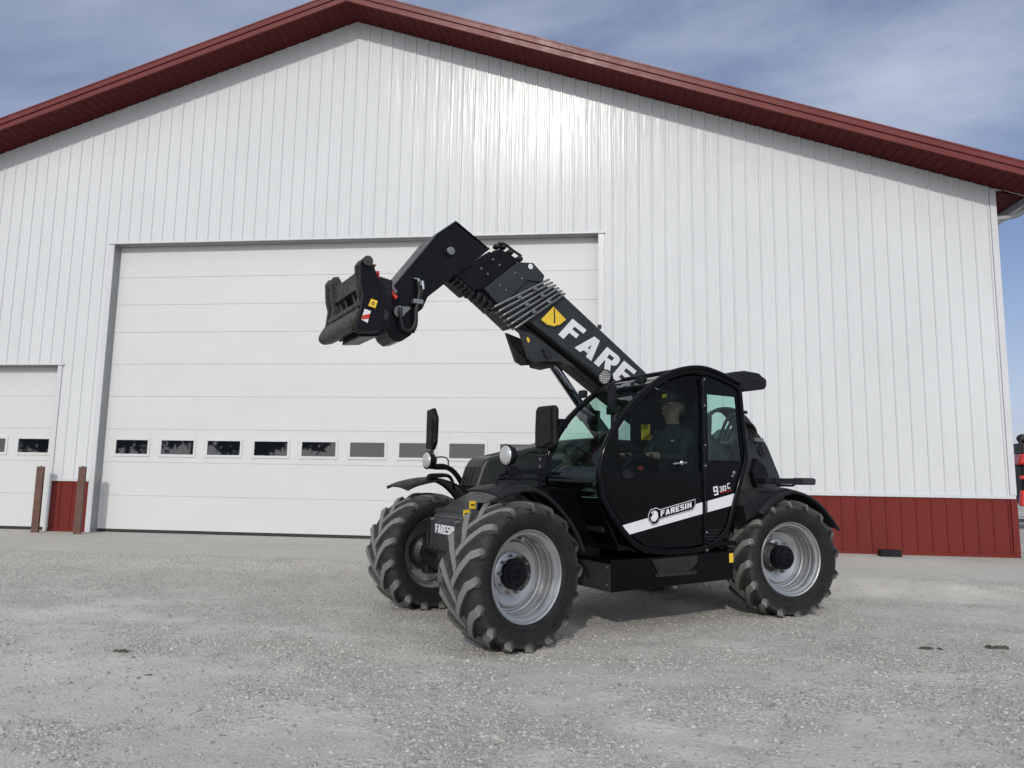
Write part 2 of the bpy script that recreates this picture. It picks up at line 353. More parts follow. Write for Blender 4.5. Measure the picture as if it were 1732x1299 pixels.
# block letters, each a few convex or simple polygons on a 7-high grid
GL = {
 'F': (4.6, [[(0, 0), (1.7, 0), (1.7, 7), (0, 7)], [(1.7, 5.4), (4.5, 5.4), (4.5, 7), (1.7, 7)], [(1.7, 2.7), (3.9, 2.7), (3.9, 4.2), (1.7, 4.2)]]),
 'A': (5.6, [[(0, 0), (1.75, 0), (2.45, 2.0), (3.15, 7), (1.9, 7)], [(3.15, 7), (3.25, 7), (3.7, 7), (5.4, 0), (3.65, 0), (2.75, 4.6)], [(2.2, 1.2), (3.5, 1.2), (3.3, 2.6), (2.5, 2.6)]]),
 'R': (5.2, [[(0, 0), (1.7, 0), (1.7, 7), (0, 7)], [(1.7, 5.6), (1.7, 7), (3.9, 7), (4.7, 6.5), (5, 5.6), (3.3, 5.6)], [(3.3, 5.6), (5, 5.6), (5, 4.4), (4.7, 3.6), (3.9, 3.1), (3.3, 4.3)], [(1.7, 2.9), (1.7, 4.2), (3.3, 4.3), (3.9, 3.1)], [(2.0, 2.9), (3.7, 3.1), (5.3, 0), (3.4, 0)]]),
 'E': (4.7, [[(0, 0), (1.7, 0), (1.7, 7), (0, 7)], [(1.7, 5.5), (4.4, 5.5), (4.4, 7), (1.7, 7)], [(1.7, 2.8), (4.0, 2.8), (4.0, 4.2), (1.7, 4.2)], [(1.7, 0), (4.5, 0), (4.5, 1.5), (1.7, 1.5)]]),
 'S': (4.9, [[(0.3, 0), (3.9, 0), (4.6, .8), (4.4, 1.5), (.2, 1.5)], [(3.0, 1.5), (4.6, .9), (4.6, 3.2), (3.9, 4.1), (3.0, 2.9)], [(.8, 2.9), (3.0, 2.9), (3.9, 4.1), (1.7, 4.3)], [(.8, 2.9), (1.7, 4.3), (1.7, 5.5), (.1, 6.1), (.1, 3.8)], [(.1, 6.1), (1.7, 5.5), (4.3, 5.5), (4.5, 7), (.8, 7)]]),
 'I': (2.2, [[(0, 0), (1.75, 0), (1.75, 7), (0, 7)]]),
 'N': (5.4, [[(0, 0), (1.6, 0), (1.6, 7), (0, 7)], [(3.4, 0), (5, 0), (5, 7), (3.4, 7)], [(1.6, 7), (1.6, 4.2), (3.4, 0), (3.4, 2.8)]]),
 '9': (5.6, [[(0, 5.7), (0, 7), (5, 7), (5, 5.7)], [(0, 2.7), (1.3, 2.7), (1.3, 5.7), (0, 5.7)], [(1.3, 2.7), (3.7, 2.7), (3.7, 3.9), (1.3, 3.9)], [(3.7, 0), (5, 0), (5, 5.7), (3.7, 5.7)], [(.3, 0), (3.7, 0), (3.7, 1.2), (.3, 1.2)]]),
 '3': (5.6, [[(0, 5.7), (0, 7), (5, 7), (5, 5.7)], [(3.7, 0), (5, 0), (5, 5.7), (3.7, 5.7)], [(.8, 2.9), (3.7, 2.9), (3.7, 4.1), (.8, 4.1)], [(0, 0), (3.7, 0), (3.7, 1.3), (0, 1.3)]]),
 '0': (5.6, [[(0, 5.7), (0, 7), (5, 7), (5, 5.7)], [(3.7, 1.3), (5, 1.3), (5, 5.7), (3.7, 5.7)], [(0, 1.3), (1.3, 1.3), (1.3, 5.7), (0, 5.7)], [(0, 0), (5, 0), (5, 1.3), (0, 1.3)]]),
 'C': (5.6, [[(0, 5.7), (0, 7), (5, 7), (5, 5.7)], [(0, 1.3), (1.3, 1.3), (1.3, 5.7), (0, 5.7)], [(0, 0), (5, 0), (5, 1.3), (0, 1.3)]]),
}
def text_polys(s, h, gap=.5, shear=0, wid=1.0):
    x = 0; out = []
    for ch in s:
        if ch == ' ': x += 2.2; continue
        w, ps = GL[ch]
        for p in ps: out.append([((x+a+b*shear)*h/7*wid, b*h/7) for a, b in p])
        x += w+gap
    return out, x*h/7*wid
# ------------------------------------------------------------------ ground
YW = 12.246                                                        # front wall plane
def vnoise(x, y, seed, f):
    r = np.random.default_rng(seed); G = r.random((64, 64)); X = x*f; Y = y*f
    i = np.floor(X).astype(int); j = np.floor(Y).astype(int); u = X-i; w = Y-j; u = u*u*(3-2*u); w = w*w*(3-2*w)
    g = lambda a, b: G[a % 64, b % 64]
    return (g(i, j)*(1-u)+g(i+1, j)*u)*(1-w)+(g(i, j+1)*(1-u)+g(i+1, j+1)*u)*w
def gh(x, y):                                                      # gravel height: falls from the apron edge to the yard
    e = 9.27-.06*np.sin(x*.55+.6)+.05*np.sin(x*2.1)
    tt = np.clip((e-y)/.75, 0, 1); up = np.clip((y-e)/.5, 0, 3)
    return .010-.100*tt*tt*(3-2*tt)-.045*up+.014*(vnoise(x, y, 31, 2.3)-.5)+.012*(vnoise(x, y, 32, 9)-.5)
def grid(xs, ys, fn):
    X, Y = np.meshgrid(xs, ys); Z = fn(X, Y); n = len(xs); m = len(ys)
    vs = np.stack([X.ravel(), Y.ravel(), Z.ravel()], 1)
    fs = [(j*n+i, j*n+i+1, (j+1)*n+i+1, (j+1)*n+i) for j in range(m-1) for i in range(n-1)]
    return vs.tolist(), fs
def rough(x, y):
    a = vnoise(x, y, 3, 1.1)*.030+vnoise(x, y, 4, 3.7)*.012+vnoise(x, y, 5, 13)*.007+vnoise(x, y, 6, 31)*.004
    near = np.clip((9.2-y)/1.0, .30, 1)
    wheel = np.ones_like(x)
    return gh(x, y)+(a-.025)*near
def axis(lo, hi, c0, c1, d):
    a = list(np.arange(c0, c1+1e-6, d)); p = c0; s = d
    left = []
    while p > lo: s *= 1.35; p -= s; left.append(max(p, lo))
    p = c1; s = d; right = []
    while p < hi: s *= 1.35; p += s; right.append(min(p, hi))
    return np.array(left[::-1]+a+right)
def loose(x, y):                                                   # how gravelly the surface is, 0 packed dust to 1 loose stone
    g_ = .55*vnoise(x+.4*y, y, 11, .55)+.55*vnoise(x, y*1.6, 12, 1.7)+.35*vnoise(x, y*1.3, 13, 5.3)
    return np.clip((g_-.60)*2.2+.42*np.clip((y-5.6)/2.0, 0, 1)+.15*np.clip((3.6-y), 0, 1), 0, 1)
vs, fs = grid(axis(-900, 900, 2.5, 17.5, .05), axis(-300, 1500, 2.0, 9.9, .045), rough)
g = mesh('gravel_ground', vs, fs, 'gravel', smooth=True, angle=180)
va = np.array(vs); la = g.data.attributes.new('loose', 'FLOAT', 'POINT'); la.data.foreach_set('value', loose(va[:, 0], va[:, 1]).astype(np.float32)); tag(g, kind='structure')
# apron slab with sawn joints
m = MB(); jx = [-12, -6.5, -.9, 4.7, 10.3, 15.9, 21.5, 26]
for i in range(len(jx)-1):
    m.box(jx[i]+.004, jx[i+1]-.004, 9.22, YW+1.2 if jx[i] < 17 else 18, -.16, 0)
a = m.out('concrete_apron', 'concrete', bevel=.008); tag(a, kind='structure')
# loose stones lying on the gravel: far too many to count
def stones(N, y0, y1, smin, smax, seed, pw=1.0):
    r = np.random.default_rng(seed)
    y = y0+(y1-y0)*r.random(N*3)**pw; half = 1.2+.80*y
    x = 11.9+(r.random(N*3)*2-1)*half-.10*y
    dens = .14+1.15*loose(x, y)**1.2
    k = r.random(N*3) < dens*.62; x, y = x[k][:N], y[k][:N]; n = len(x)
    s = smin+(smax-smin)*r.random(n)**2.8
    base = np.array([(1, 0, -.2), (.45, .85, -.1), (-.6, .8, -.2), (-1, -.05, -.1), (-.4, -.9, -.2), (.6, -.75, -.15), (.35, .1, .62), (-.4, -.15, .55)])
    F = np.array([(0, 1, 6), (1, 2, 6), (2, 7, 6), (2, 3, 7), (3, 4, 7), (4, 5, 7), (5, 6, 7), (5, 0, 6)])
    V = base[None]*(1+.45*(r.random((n, 8, 3))-.5))
    sc = s[:, None]*(.6+.6*r.random((n, 3)))*np.array([1, 1, .95]); V = V*sc[:, None, :]
    a = r.random(n)*2*np.pi; ca, sa = np.cos(a)[:, None], np.sin(a)[:, None]
    X = V[:, :, 0]*ca-V[:, :, 1]*sa; Y = V[:, :, 0]*sa+V[:, :, 1]*ca
    Z = V[:, :, 2]+rough(x, y)[:, None]+.15*s[:, None]
    P = np.stack([X+x[:, None], Y+y[:, None], Z], 2).reshape(-1, 3)
    FF = (F[None]+(np.arange(n)*8)[:, None, None]).reshape(-1, 3)
    tone = np.repeat(np.clip(r.normal(.5, .22, n), 0, 1), 8)
    return P, FF, tone
parts = [stones(62000, 2.2, 5.6, .0028, .016, 21), stones(60000, 5.0, 9.32, .0035, .0135, 22), stones(700, 2.2, 7.0, .013, .024, 23)]
off = 0; PV = []; PF = []; TT = []
for P, F_, T_ in parts: PV.append(P); PF.append(F_+off); TT.append(T_); off += len(P)
PV = np.concatenate(PV); PF = np.concatenate(PF); TT = np.concatenate(TT)
me = bpy.data.meshes.new('loose_gravel'); me.vertices.add(len(PV)); me.vertices.foreach_set('co', PV.ravel())
me.loops.add(len(PF)*3); me.loops.foreach_set('vertex_index', PF.ravel().astype(np.int32)); me.polygons.add(len(PF)); me.polygons.foreach_set('loop_start', np.arange(0, len(PF)*3, 3, dtype=np.int32))
try: me.polygons.foreach_set('loop_total', np.full(len(PF), 3, dtype=np.int32))
except Exception: pass
at = me.attributes.new('tone', 'FLOAT', 'POINT'); at.data.foreach_set('value', TT.astype(np.float32)); me.update(); me.validate()
o = bpy.data.objects.new('loose_gravel', me); COL.objects.link(o); me.materials.append(MT['stone']); tag(o, 'pale loose gravel stones scattered over the yard', 'gravel', kind='stuff')
def clod(x, y, s, lab):
    r = random.Random(int(x*100)); m = MB()
    for q in range(26):
        a = r.random()*6.28; d = s*r.random()**.8*1.3; k = s*(.10+.38*r.random()**2.5); n0 = len(m.v); m.ball((math.cos(a)*d*1.3, math.sin(a)*d*.55, 0), k, (1, .8, .55), 5)
        m.v[n0:] = [(a_+k*.5*(r.random()-.5), b_+k*.5*(r.random()-.5), c_+k*.35*(r.random()-.5)) for a_, b_, c_ in m.v[n0:]]
    o = m.out('dirt_clod', 'clod'); o.location = (x, y, float(rough(np.array([x]), np.array([y]))[0])+s*.03); tag(o, lab, 'clod', 'dark clods on the gravel')
clod(8.16, 4.73, .045, 'dark flat clod of dirt on the gravel at the left of the yard')
clod(8.645, 4.29, .018, 'small dark pebble-sized clod on the gravel just right of the larger left clod')
clod(13.9, 5.98, .05, 'dark dirt clod right of the rear wheel, nearer to it than the other')
clod(14.45, 6.10, .06, 'dark dirt clod on the gravel nearest the right edge')

# ------------------------------------------------------------------ building
bld = thing('farm_building', 'white ribbed steel shed with dark red gable roof, red base band and overhead doors', 'building', (6.846, YW, 0))
BX = 6.846
def B(x): return x-BX
PKX, PKZ, SL = 6.846, 9.683, .3305
XL, XR = -4.25, 17.94
def ztop(x): return PKZ-abs(x-PKX)*SL
D1 = (2.262, 11.41, 5.385); D2 = (-2.4, 1.33, 3.06)
openings = [D1, D2]
def cols(x0, x1, extra):
    # outline of the panel across x: (x, out) pairs, out = distance proud of the sheet
    pts = []
    k0 = int(math.floor(x0/.2286))-1; k1 = int(math.ceil(x1/.2286))+1
    for k in range(k0, k1):
        c = k*.2286
        pts += [(c-.020, 0), (c-.009, .017), (c+.009, .017), (c+.020, 0)]
        for mm in (.076, .152): pts += [(c+mm-.011, 0), (c+mm-.005, .0022), (c+mm+.005, .0022), (c+mm+.011, 0)]
    xs = [p[0] for p in pts]; ys = [p[1] for p in pts]
    add = [x0, x1]+[e for e in extra if x0 < e < x1]
    res = [(x, y) for x, y in pts if x0 < x < x1]+[(e, float(np.interp(e, xs, ys))) for e in add]
    return sorted(set(res))
def sheet(x0, x1, zb, zt, extra=()):
    m = MB(); P = cols(x0, x1, extra)
    for (xa, da), (xb, db) in zip(P[:-1], P[1:]):
        if xb-xa < 1e-6: continue
        xm = (xa+xb)/2; z0 = zb(xm); 
        if z0 is None: continue
        m.add([(B(xa), -da, z0), (B(xb), -db, z0), (B(xb), -db, zt(xb)), (B(xa), -da, zt(xa))], [(0, 1, 2, 3)])
    return m
TR = .91
def zb_white(x):
    if D1[0]-.10 < x < D1[1]+.10: return D1[2]+.02
    if x < D2[1]+.085: return D2[2]+.02
    return TR+.045
def zb_red(x):
    if D1[0]-.10 < x < D1[1]+.10 or x < D2[1]+.085: return None
    return .0
ex = (D1[0]-.10, D1[1]+.10, D2[1]+.085, PKX)
w = sheet(XL, XR, zb_white, ztop, ex).out('gable_wall', 'siding', bld)
P = cols(XL, XR, ex)
for lo_, hi_ in ((0, D1[0]), (D1[1], XR)):
    red = MB()
    for (xa, da), (xb, db) in zip(P[:-1], P[1:]):
        if zb_red((xa+xb)/2) is None or not lo_ < (xa+xb)/2 < hi_: continue
        red.add([(B(xa), -da, .02), (B(xb), -db, .02), (B(xb), -db, TR), (B(xa), -da, TR)], [(0, 1, 2, 3)])
    red.out('red_base_band', 'redsiding', bld)
for a_, b_ in ((D1[1]+.10, XR+.01), (D2[1]+.085, D1[0]-.10)): MB().box(B(a_), B(b_), -.030, -.002, .0, .045).out('base_trim', 'redsiding', bld, bevel=.004)
# side and back walls so the shed is a closed volume
sd = MB(); L = 32.0
for x, sgn in ((XR, 1), (XL, -1)):
    k = 0; y = .02
    while y < L:
        y2 = min(y+.2286, L); sd.add([(B(x), y, 0), (B(x), y2-.03, 0), (B(x), y2-.03, ztop(x)), (B(x), y, ztop(x))], [(0, 1, 2, 3)])
        sd.add([(B(x), y2-.03, 0), (B(x)+sgn*.017, y2-.015, 0), (B(x)+sgn*.017, y2-.015, ztop(x)), (B(x), y2-.03, ztop(x))], [(0, 1, 2, 3)])
        sd.add([(B(x)+sgn*.017, y2-.015, 0), (B(x), y2, 0), (B(x), y2, ztop(x)), (B(x)+sgn*.017, y2-.015, ztop(x))], [(0, 1, 2, 3)]); y = y2
sd.add([(B(XL), L, 0), (B(XR), L, 0), (B(XR), L, ztop(XR)), (B(PKX), L, PKZ), (B(XL), L, ztop(XL))], [(0, 1, 2, 3, 4)])
sd.out('side_wall', 'siding', bld)
# screws along the girts: small, hundreds of them
sc = MB()
for zi in (1.25, 1.86, 2.50, 3.35, 4.25, 5.50, 6.35, 7.25, 8.15, 9.0):
    k = -18
    while k < 79:
        x = k*.2286+.038; k += 1
        if x > XR or zi > ztop(x)-.1 or zi < zb_white(x)+.03: continue
        sc.add([(B(x)-.006, -.002, zi), (B(x), -.002, zi-.006), (B(x)+.006, -.002, zi), (B(x), -.002, zi+.006), (B(x), -.008, zi)], [(0, 1, 4), (1, 2, 4), (2, 3, 4), (3, 0, 4)])
tag(sc.out('wall_screw', 'greytrim', bld), kind='stuff')
# trims
for a_, b_ in ((D1[1]+.10, XR), (D2[1]+.085, D1[0]-.10)): MB().box(B(a_), B(b_), -.024, .004, TR-.002, TR+.055).out('wainscot_trim', 'whitetrim', bld, bevel=.004)
tm = MB(); tm.box(B(XR)-.085, B(XR)+.012, -.026, .09, TR+.056, ztop(XR)-.02); tm.out('corner_trim', 'whitetrim', bld, bevel=.004)
tm = MB(); tm.box(B(XR)-.085, B(XR)+.012, -.028, .09, .046, TR-.003); tm.out('corner_base_trim', 'redsiding', bld, bevel=.004)
def jamb(x, z1, side, depth=.17, w=.10):                          # side=+1: opening lies to +x of this jamb
    m = MB(); a = (B(x)-w, B(x)) if side > 0 else (B(x), B(x)+w)
    m.box(a[0], a[1], -.024, .0, .0, z1); m.out('door_trim', 'whitetrim', bld, bevel=.003)
    m = MB(); b = (B(x)-.03, B(x)-.001) if side > 0 else (B(x)+.001, B(x)+.03)
    m.box(b[0], b[1], .001, depth, .0, z1); m.out('door_jamb', 'greytrim', bld)
jamb(D1[0], D1[2]+.02, 1); jamb(D1[1], D1[2]+.02, -1); jamb(D2[1], D2[2]+.02, -1, w=.085)
def header(x0, x1, z, x1o):
    m = MB(); m.box(B(x0), B(x1), -.045, -.003, z+.005, z+.028); m.out('drip_cap', 'whitetrim', bld, bevel=.003)
    m = MB(); m.box(B(x0)+.1, B(x1)-.1, .0, .168, z-.004, z+.03); m.out('door_header', 'greytrim', bld)
header(D1[0]-.11, D1[1]+.12, D1[2], 0); header(D2[0]-.1, D2[1]+.12, D2[2], 0)
def overhead(x0, x1, ztop_, secs, wins, wz, label):
    dr = thing('overhead_door', label, 'door', (0, 0, 0)); dr.parent = bld
    for k in ('category',): 
        if k in dr: del dr[k]
    y = .172; edges = [.055]
    for h in secs: edges.append(edges[-1]+h)
    edges[-1] = ztop_+.03
    m = MB(); x0, x1 = B(x0)-.03, B(x1)+.03
    hz = [(wx-.05, wx+ww+.05) for wx, ww in wins]
    for i, (a, b) in enumerate(zip(edges[:-1], edges[1:])):
        a2 = a+(.004 if i else 0); b2 = b-.006
        if i == wz:
            pr_ = x0
            for wx, ww in wins:
                m.box(pr_, B(wx), y, y+.045, a2, b2); m.box(B(wx), B(wx+ww), y, y+.045, a2, wins_z0); m.box(B(wx), B(wx+ww), y, y+.045, wins_z1, b2); pr_ = B(wx+ww)
            m.box(pr_, x1, y, y+.045, a2, b2)
        else: m.box(x0, x1, y, y+.045, a2, b2)
    m.box(x0, x1, y+.012, y+.045, .055, edges[-1]) if False else None
    for b in edges[1:-1]: m.box(x0, x1, y+.006, y+.03, b-.007, b+.005)
    m.out('door_panel', 'door', dr, bevel=.0025, seg=1)
    m = MB(); m.box(x0, x1, y-.004, y+.04, .004, .054); m.out('bottom_seal', 'weather', dr)
    m = MB(); m.box(x0, x1, y+.3, y+.32, 0, ztop_+.05); m.out('door_backing', 'weather', dr)
    for wx, ww in wins:
        m = MB(); f = .042; a0, a1, z0, z1 = B(wx), B(wx+ww), wins_z0, wins_z1
        o_ = [(a0-f, z0-f), (a1+f, z0-f), (a1+f, z1+f), (a0-f, z1+f)]; i_ = [(a0+.006, z0+.006), (a1-.006, z0+.006), (a1-.006, z1-.006), (a0+.006, z1-.006)]
        m.ring(o_, i_, y-.014, y+.006); wfr = m.out('window_frame', 'door', dr, bevel=.005)
        m = MB(); m.box(a0, a1, y+.004, y+.012, z0, z1); m.out('window_pane', 'pane', wfr)
wins_z0, wins_z1 = 1.422, 1.688
overhead(D1[0], D1[1], D1[2], [.61]*6+[.533]*3, [(2.50+.9015*i, .640) for i in range(10) if 2.50+.9015*i+.64 < D1[1]], 2, 'wide white sectional overhead door with a row of small windows')
overhead(D2[0], D2[1], D2[2], [.61]*5, sorted((.508-.9015*i, .64) for i in range(4) if .508-.9015*i > D2[0]), 2, 'smaller white overhead door at the left')
# threshold strips
# roof
OV = .62; SO = .62; TH = .20
xe0, xe1 = XL-SO, XR+SO
rf = MB()
for s_ in (-1, 1):
    xe = xe0 if s_ < 0 else xe1
    zpk, ze = PKZ+TH+.03, ztop(xe)+TH+.03
    n = 30
    rf.add([(B(PKX), -OV-.03, zpk), (B(xe), -OV-.03, ze), (B(xe), L+.4, ze), (B(PKX), L+.4, zpk), (B(PKX), -OV-.03, zpk-.03), (B(xe), -OV-.03, ze-.03), (B(xe), L+.4, ze-.03), (B(PKX), L+.4, zpk-.03)],
           [(0, 1, 2, 3), (4, 7, 6, 5), (0, 4, 5, 1), (1, 5, 6, 2), (2, 6, 7, 3)])
rf.out('roof_sheet', 'redtrim', bld)
def rake(name, y0, y1, dz0, dz1, mat='redtrim', bev=.006):
    m = MB()
    for s_ in (-1, 1):
        xe = xe0 if s_ < 0 else xe1; n = 1
        a, b = (PKX, xe)
        m.add([(B(x), y, z) for x, zz in ((a, PKZ), (b, ztop(b))) for y in (y0, y1) for z in (zz+dz0, zz+dz1)],
              [(0, 1, 3, 2), (4, 6, 7, 5), (0, 4, 5, 1), (2, 3, 7, 6), (0, 2, 6, 4), (1, 5, 7, 3)])
    return m.out(name, mat, bld, bevel=bev)
rake('rake_fascia', -OV, -OV+.03, .0, TH-.005)
rake('rake_trim', -OV-.022, -OV-.002, .105, TH+.03)
rake('rake_drip_edge', -OV-.016, -OV-.002, -.012, .050)
so_ = MB()
for s_ in (-1, 1):
    xe = xe0 if s_ < 0 else xe1; n = int(abs(xe-PKX)/.155)
    for i in range(n):
        xa = PKX+s_*i*.155; xb = PKX+s_*min((i+1)*.155-.010, abs(xe-PKX)); xc = PKX+s_*(i+1)*.155
        so_.add([(B(xa), 0, ztop(xa)+.008), (B(xb), 0, ztop(xb)+.008), (B(xb), -OV+.001, ztop(xb)+.008), (B(xa), -OV+.001, ztop(xa)+.008)], [(0, 1, 2, 3)])
        so_.add([(B(xb), 0, ztop(xb)+.016), (B(xc), 0, ztop(xc)+.016), (B(xc), -OV+.001, ztop(xc)+.016), (B(xb), -OV+.001, ztop(xb)+.016)], [(0, 1, 2, 3)])
        so_.add([(B(xb), 0, ztop(xb)+.008), (B(xb), 0, ztop(xb)+.016), (B(xb), -OV+.001, ztop(xb)+.016), (B(xb), -OV+.001, ztop(xb)+.008)], [(0, 1, 2, 3)])
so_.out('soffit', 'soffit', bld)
# side eaves: soffit, fascia and gutter
for s_ in (-1, 1):
    xw = XR if s_ > 0 else XL; xe = xe1 if s_ > 0 else xe0
    m = MB(); x0_, x1_ = sorted((xw, xe)); zs = ztop(xw)-.07
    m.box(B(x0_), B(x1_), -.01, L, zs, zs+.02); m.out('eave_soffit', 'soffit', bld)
    m = MB(); x0_, x1_ = sorted((xe, xe-s_*.03)); m.box(B(x0_), B(x1_), -OV, L, zs, ztop(xe)+TH); m.out('eave_fascia', 'redtrim', bld)
    m = MB(); x0_, x1_ = sorted((xw, xe-s_*.031)); m.prism([(B(x0_), zs+.02), (B(x1_), zs+.02), (B(x1_), ztop(x1_ if s_ > 0 else x1_)-.002), (B(x0_), ztop(x0_)-.002)], -.012, -.002) if s_ > 0 else m.box(B(x0_), B(x1_), -.012, -.002, zs, zs+.02)
    m.out('eave_return', 'whitetrim', bld)
    m = MB(); x0_, x1_ = sorted((xe+s_*.002, xe+s_*.13)); zg = ztop(xe)+.02; m.prism([(B(x0_), zg), (B(x1_)-s_*.02, zg), (B(x1_), zg+.12), (B(x1_)-s_*.01, zg+.12), (B(x1_)-s_*.03, zg+.01), (B(x0_)+s_*.0, zg+.01)], -OV, L) if False else m.box(B(x0_), B(x1_), -OV, L, zg, zg+.12)
    m.out('gutter', 'whitetrim', bld, bevel=.01)
m = MB(); dsx = B(XR)
m.tube(smooth_path([(dsx+.68, .12, 5.80), (dsx+.56, .12, 5.72), (dsx+.42, .12, 5.60), (dsx+.20, .12, 5.545), (dsx+.06, .12, 5.52), (dsx+.045, .12, 5.42), (dsx+.045, .12, 5.2)], k=4), .045, 12)
m.tube([(dsx+.045, .12, 5.25), (dsx+.045, .12, .15)], .040, 12) if False else None
m.out('downspout', 'greytrim', bld, smooth=True)

# bollards
def bollard(x, y, z, rz, lab):
    m = MB(); m.box(-.056, .056, -.056, .056, -.1, z); 
    o = thing('bollard', lab, 'bollard', (x, y, 0), rz, 'rusty square bollards beside the doors')
    m.out('post', 'bollard', o, bevel=.008)
    m = MB(); m.box(-.060, .060, -.060, .060, z+.001, z+.012); m.lathe([(.001, z+.028), (.014, z+.026), (.02, z+.013)], 12, (0, 0, 0), 'z'); m.out('cap', 'bollard', o, bevel=.003)
bollard(1.43, 11.93, 1.155, R_(28), 'rusty brown square bollard in front of the small left overhead door')
bollard(2.315, 11.84, 1.165, R_(28), 'rusty brown square bollard in front of the red base panel between the doors')
m = MB(); m.prism([(-.155, 0), (.155, 0), (.150, .10), (.02, .105), (-.150, .10)], -.07, .07); m.box(-.157, .157, -.074, -.07, .03, .045)
o = m.out('rubber_block', 'black_plastic', bevel=.008); o.location = (15.90, 11.93, .001); tag(o, 'black rubber block on the concrete against the red wall base', 'block')

# red farm machine standing behind the right corner
fm = thing('farm_machine', 'red and black farm machine partly seen behind the right corner of the shed', 'machinery', (24.6, 22.5, 0), R_(-12))
m = MB(); m.prism([(-1.15, 1.66), (-1.05, 1.98), (2.1, 2.02), (2.2, 1.70)], -.72, .7); m.out('red_body', 'machinered', fm, bevel=.06)
m = MB(); m.box(-1.05, 2.1, -.62, .6, .55, 1.67); m.out('chassis', 'black_plastic', fm, bevel=.05)
m = MB(); m.box(-1.12, 2.0, -.70, -.62, 1.25, 1.36); m.out('red_rail', 'machinered', fm, bevel=.02)
m = MB(); m.box(-.95, 1.5, -.5, .5, 2.0, 2.30)
for i in range(7): m.ball((-.90+.3*i, -.38, 2.42), .15, (1, 1, .9))
m.tube([(-1.05, -.55, 2.05), (-1.0, -.55, 2.40), (-.5, -.55, 2.46), (.6, -.55, 2.42)], .05, 8); m.out('engine_top', 'dark_metal', fm, bevel=.03)
m = MB(); m.prism([(-1.22, .50), (-1.16, .95), (.3, .80), (1.4, .50)], -.86, -.70); m.out('front_panel', 'machinered', fm, bevel=.04)
for z in (.62, .74, .86):
    m = MB(); m.cyl((-1.02, -.86, z), (-1.02, -.89, z), .035, 10); m.out('marker_lamp', 'white', fm)
for x in (-.45, 1.9):
    m = MB(); m.lathe([(.26, -.2), (.50, -.22), (.60, -.12), (.60, .12), (.50, .22), (.26, .2)], 28, (x, -.75, .60)); m.out('wheel', 'tyre', fm, smooth=True)
m = MB(); m.box(-1.35, 2.4, -.98, -.86, .20, .34); m.out('skid_bar', 'greytrim', fm, bevel=.02)
m = MB(); m.box(-1.35, 2.4, -.98, -.86, .06, .15); m.out('lower_bar', 'weather', fm)

# trees standing behind the camera: only seen mirrored in the door windows
def tree(x, y, h, w, seed, lab):
    r = random.Random(seed); t_ = thing('tree', lab, 'tree', (x, y, -.1), 0, 'trees across the yard')
    m = MB(); m.tube([(0, 0, 0), (.1, 0, h*.3), (0, .1, h*.7)], [.35, .26, .08], 8)
    for k in range(7):
        a = r.random()*6.28; z = h*(.3+.06*k); m.tube([(0, 0, z), (math.cos(a)*w*.3, math.sin(a)*w*.3, z+h*.15)], [.12, .03], 6)
    m.out('trunk', 'bark', t_)
    m = MB()
    cl = [(r.gauss(0, w*.28), r.gauss(0, w*.28), h*(.35+.6*r.random())) for _ in range(38)]
    for cx_, cy_, cz_ in cl:
        for _ in range(150):
            d = Vector((r.gauss(0, 1), r.gauss(0, 1), r.gauss(0, 1))).normalized()*w*.17*r.random()**.4
            p = Vector((cx_, cy_, cz_))+d; u = Vector((r.gauss(0, 1), r.gauss(0, 1), r.gauss(0, 1))).normalized()*.42; w_ = u.orthogonal().normalized()*.32
            m.add([p-u, p+w_, p+u, p-w_], [(0, 1, 2, 3)])
    m.out('crown', 'leaf', t_)
for i, (x, y, h, w_) in enumerate([(-22.5, -46, 11, 10), (-30, -45, 13, 11), (-38, -46, 12, 11), (-46, -44, 12, 11), (-54, -42, 14, 12)]):
    tree(x, y, h, w_, 40+i, ['round green tree nearest the yard of the tree row', 'tall green tree second in the tree row', 'broad green tree in the middle of the tree row', 'green tree at the far end of the tree row', 'tall tree ending the row, farthest from the yard'][i])
# ------------------------------------------------------------------ telehandler (local frame: x forward, y to its left, z up)
A = .642; ORG = (11.398, 7.013, -.092)
tele = thing('telehandler', 'black and grey telescopic handler with raised boom, tinted cab and silver wheels', 'telehandler', ORG, A+math.pi)
T = tele
YB = -.02; YR = -.34                                              # left and right faces of the boom
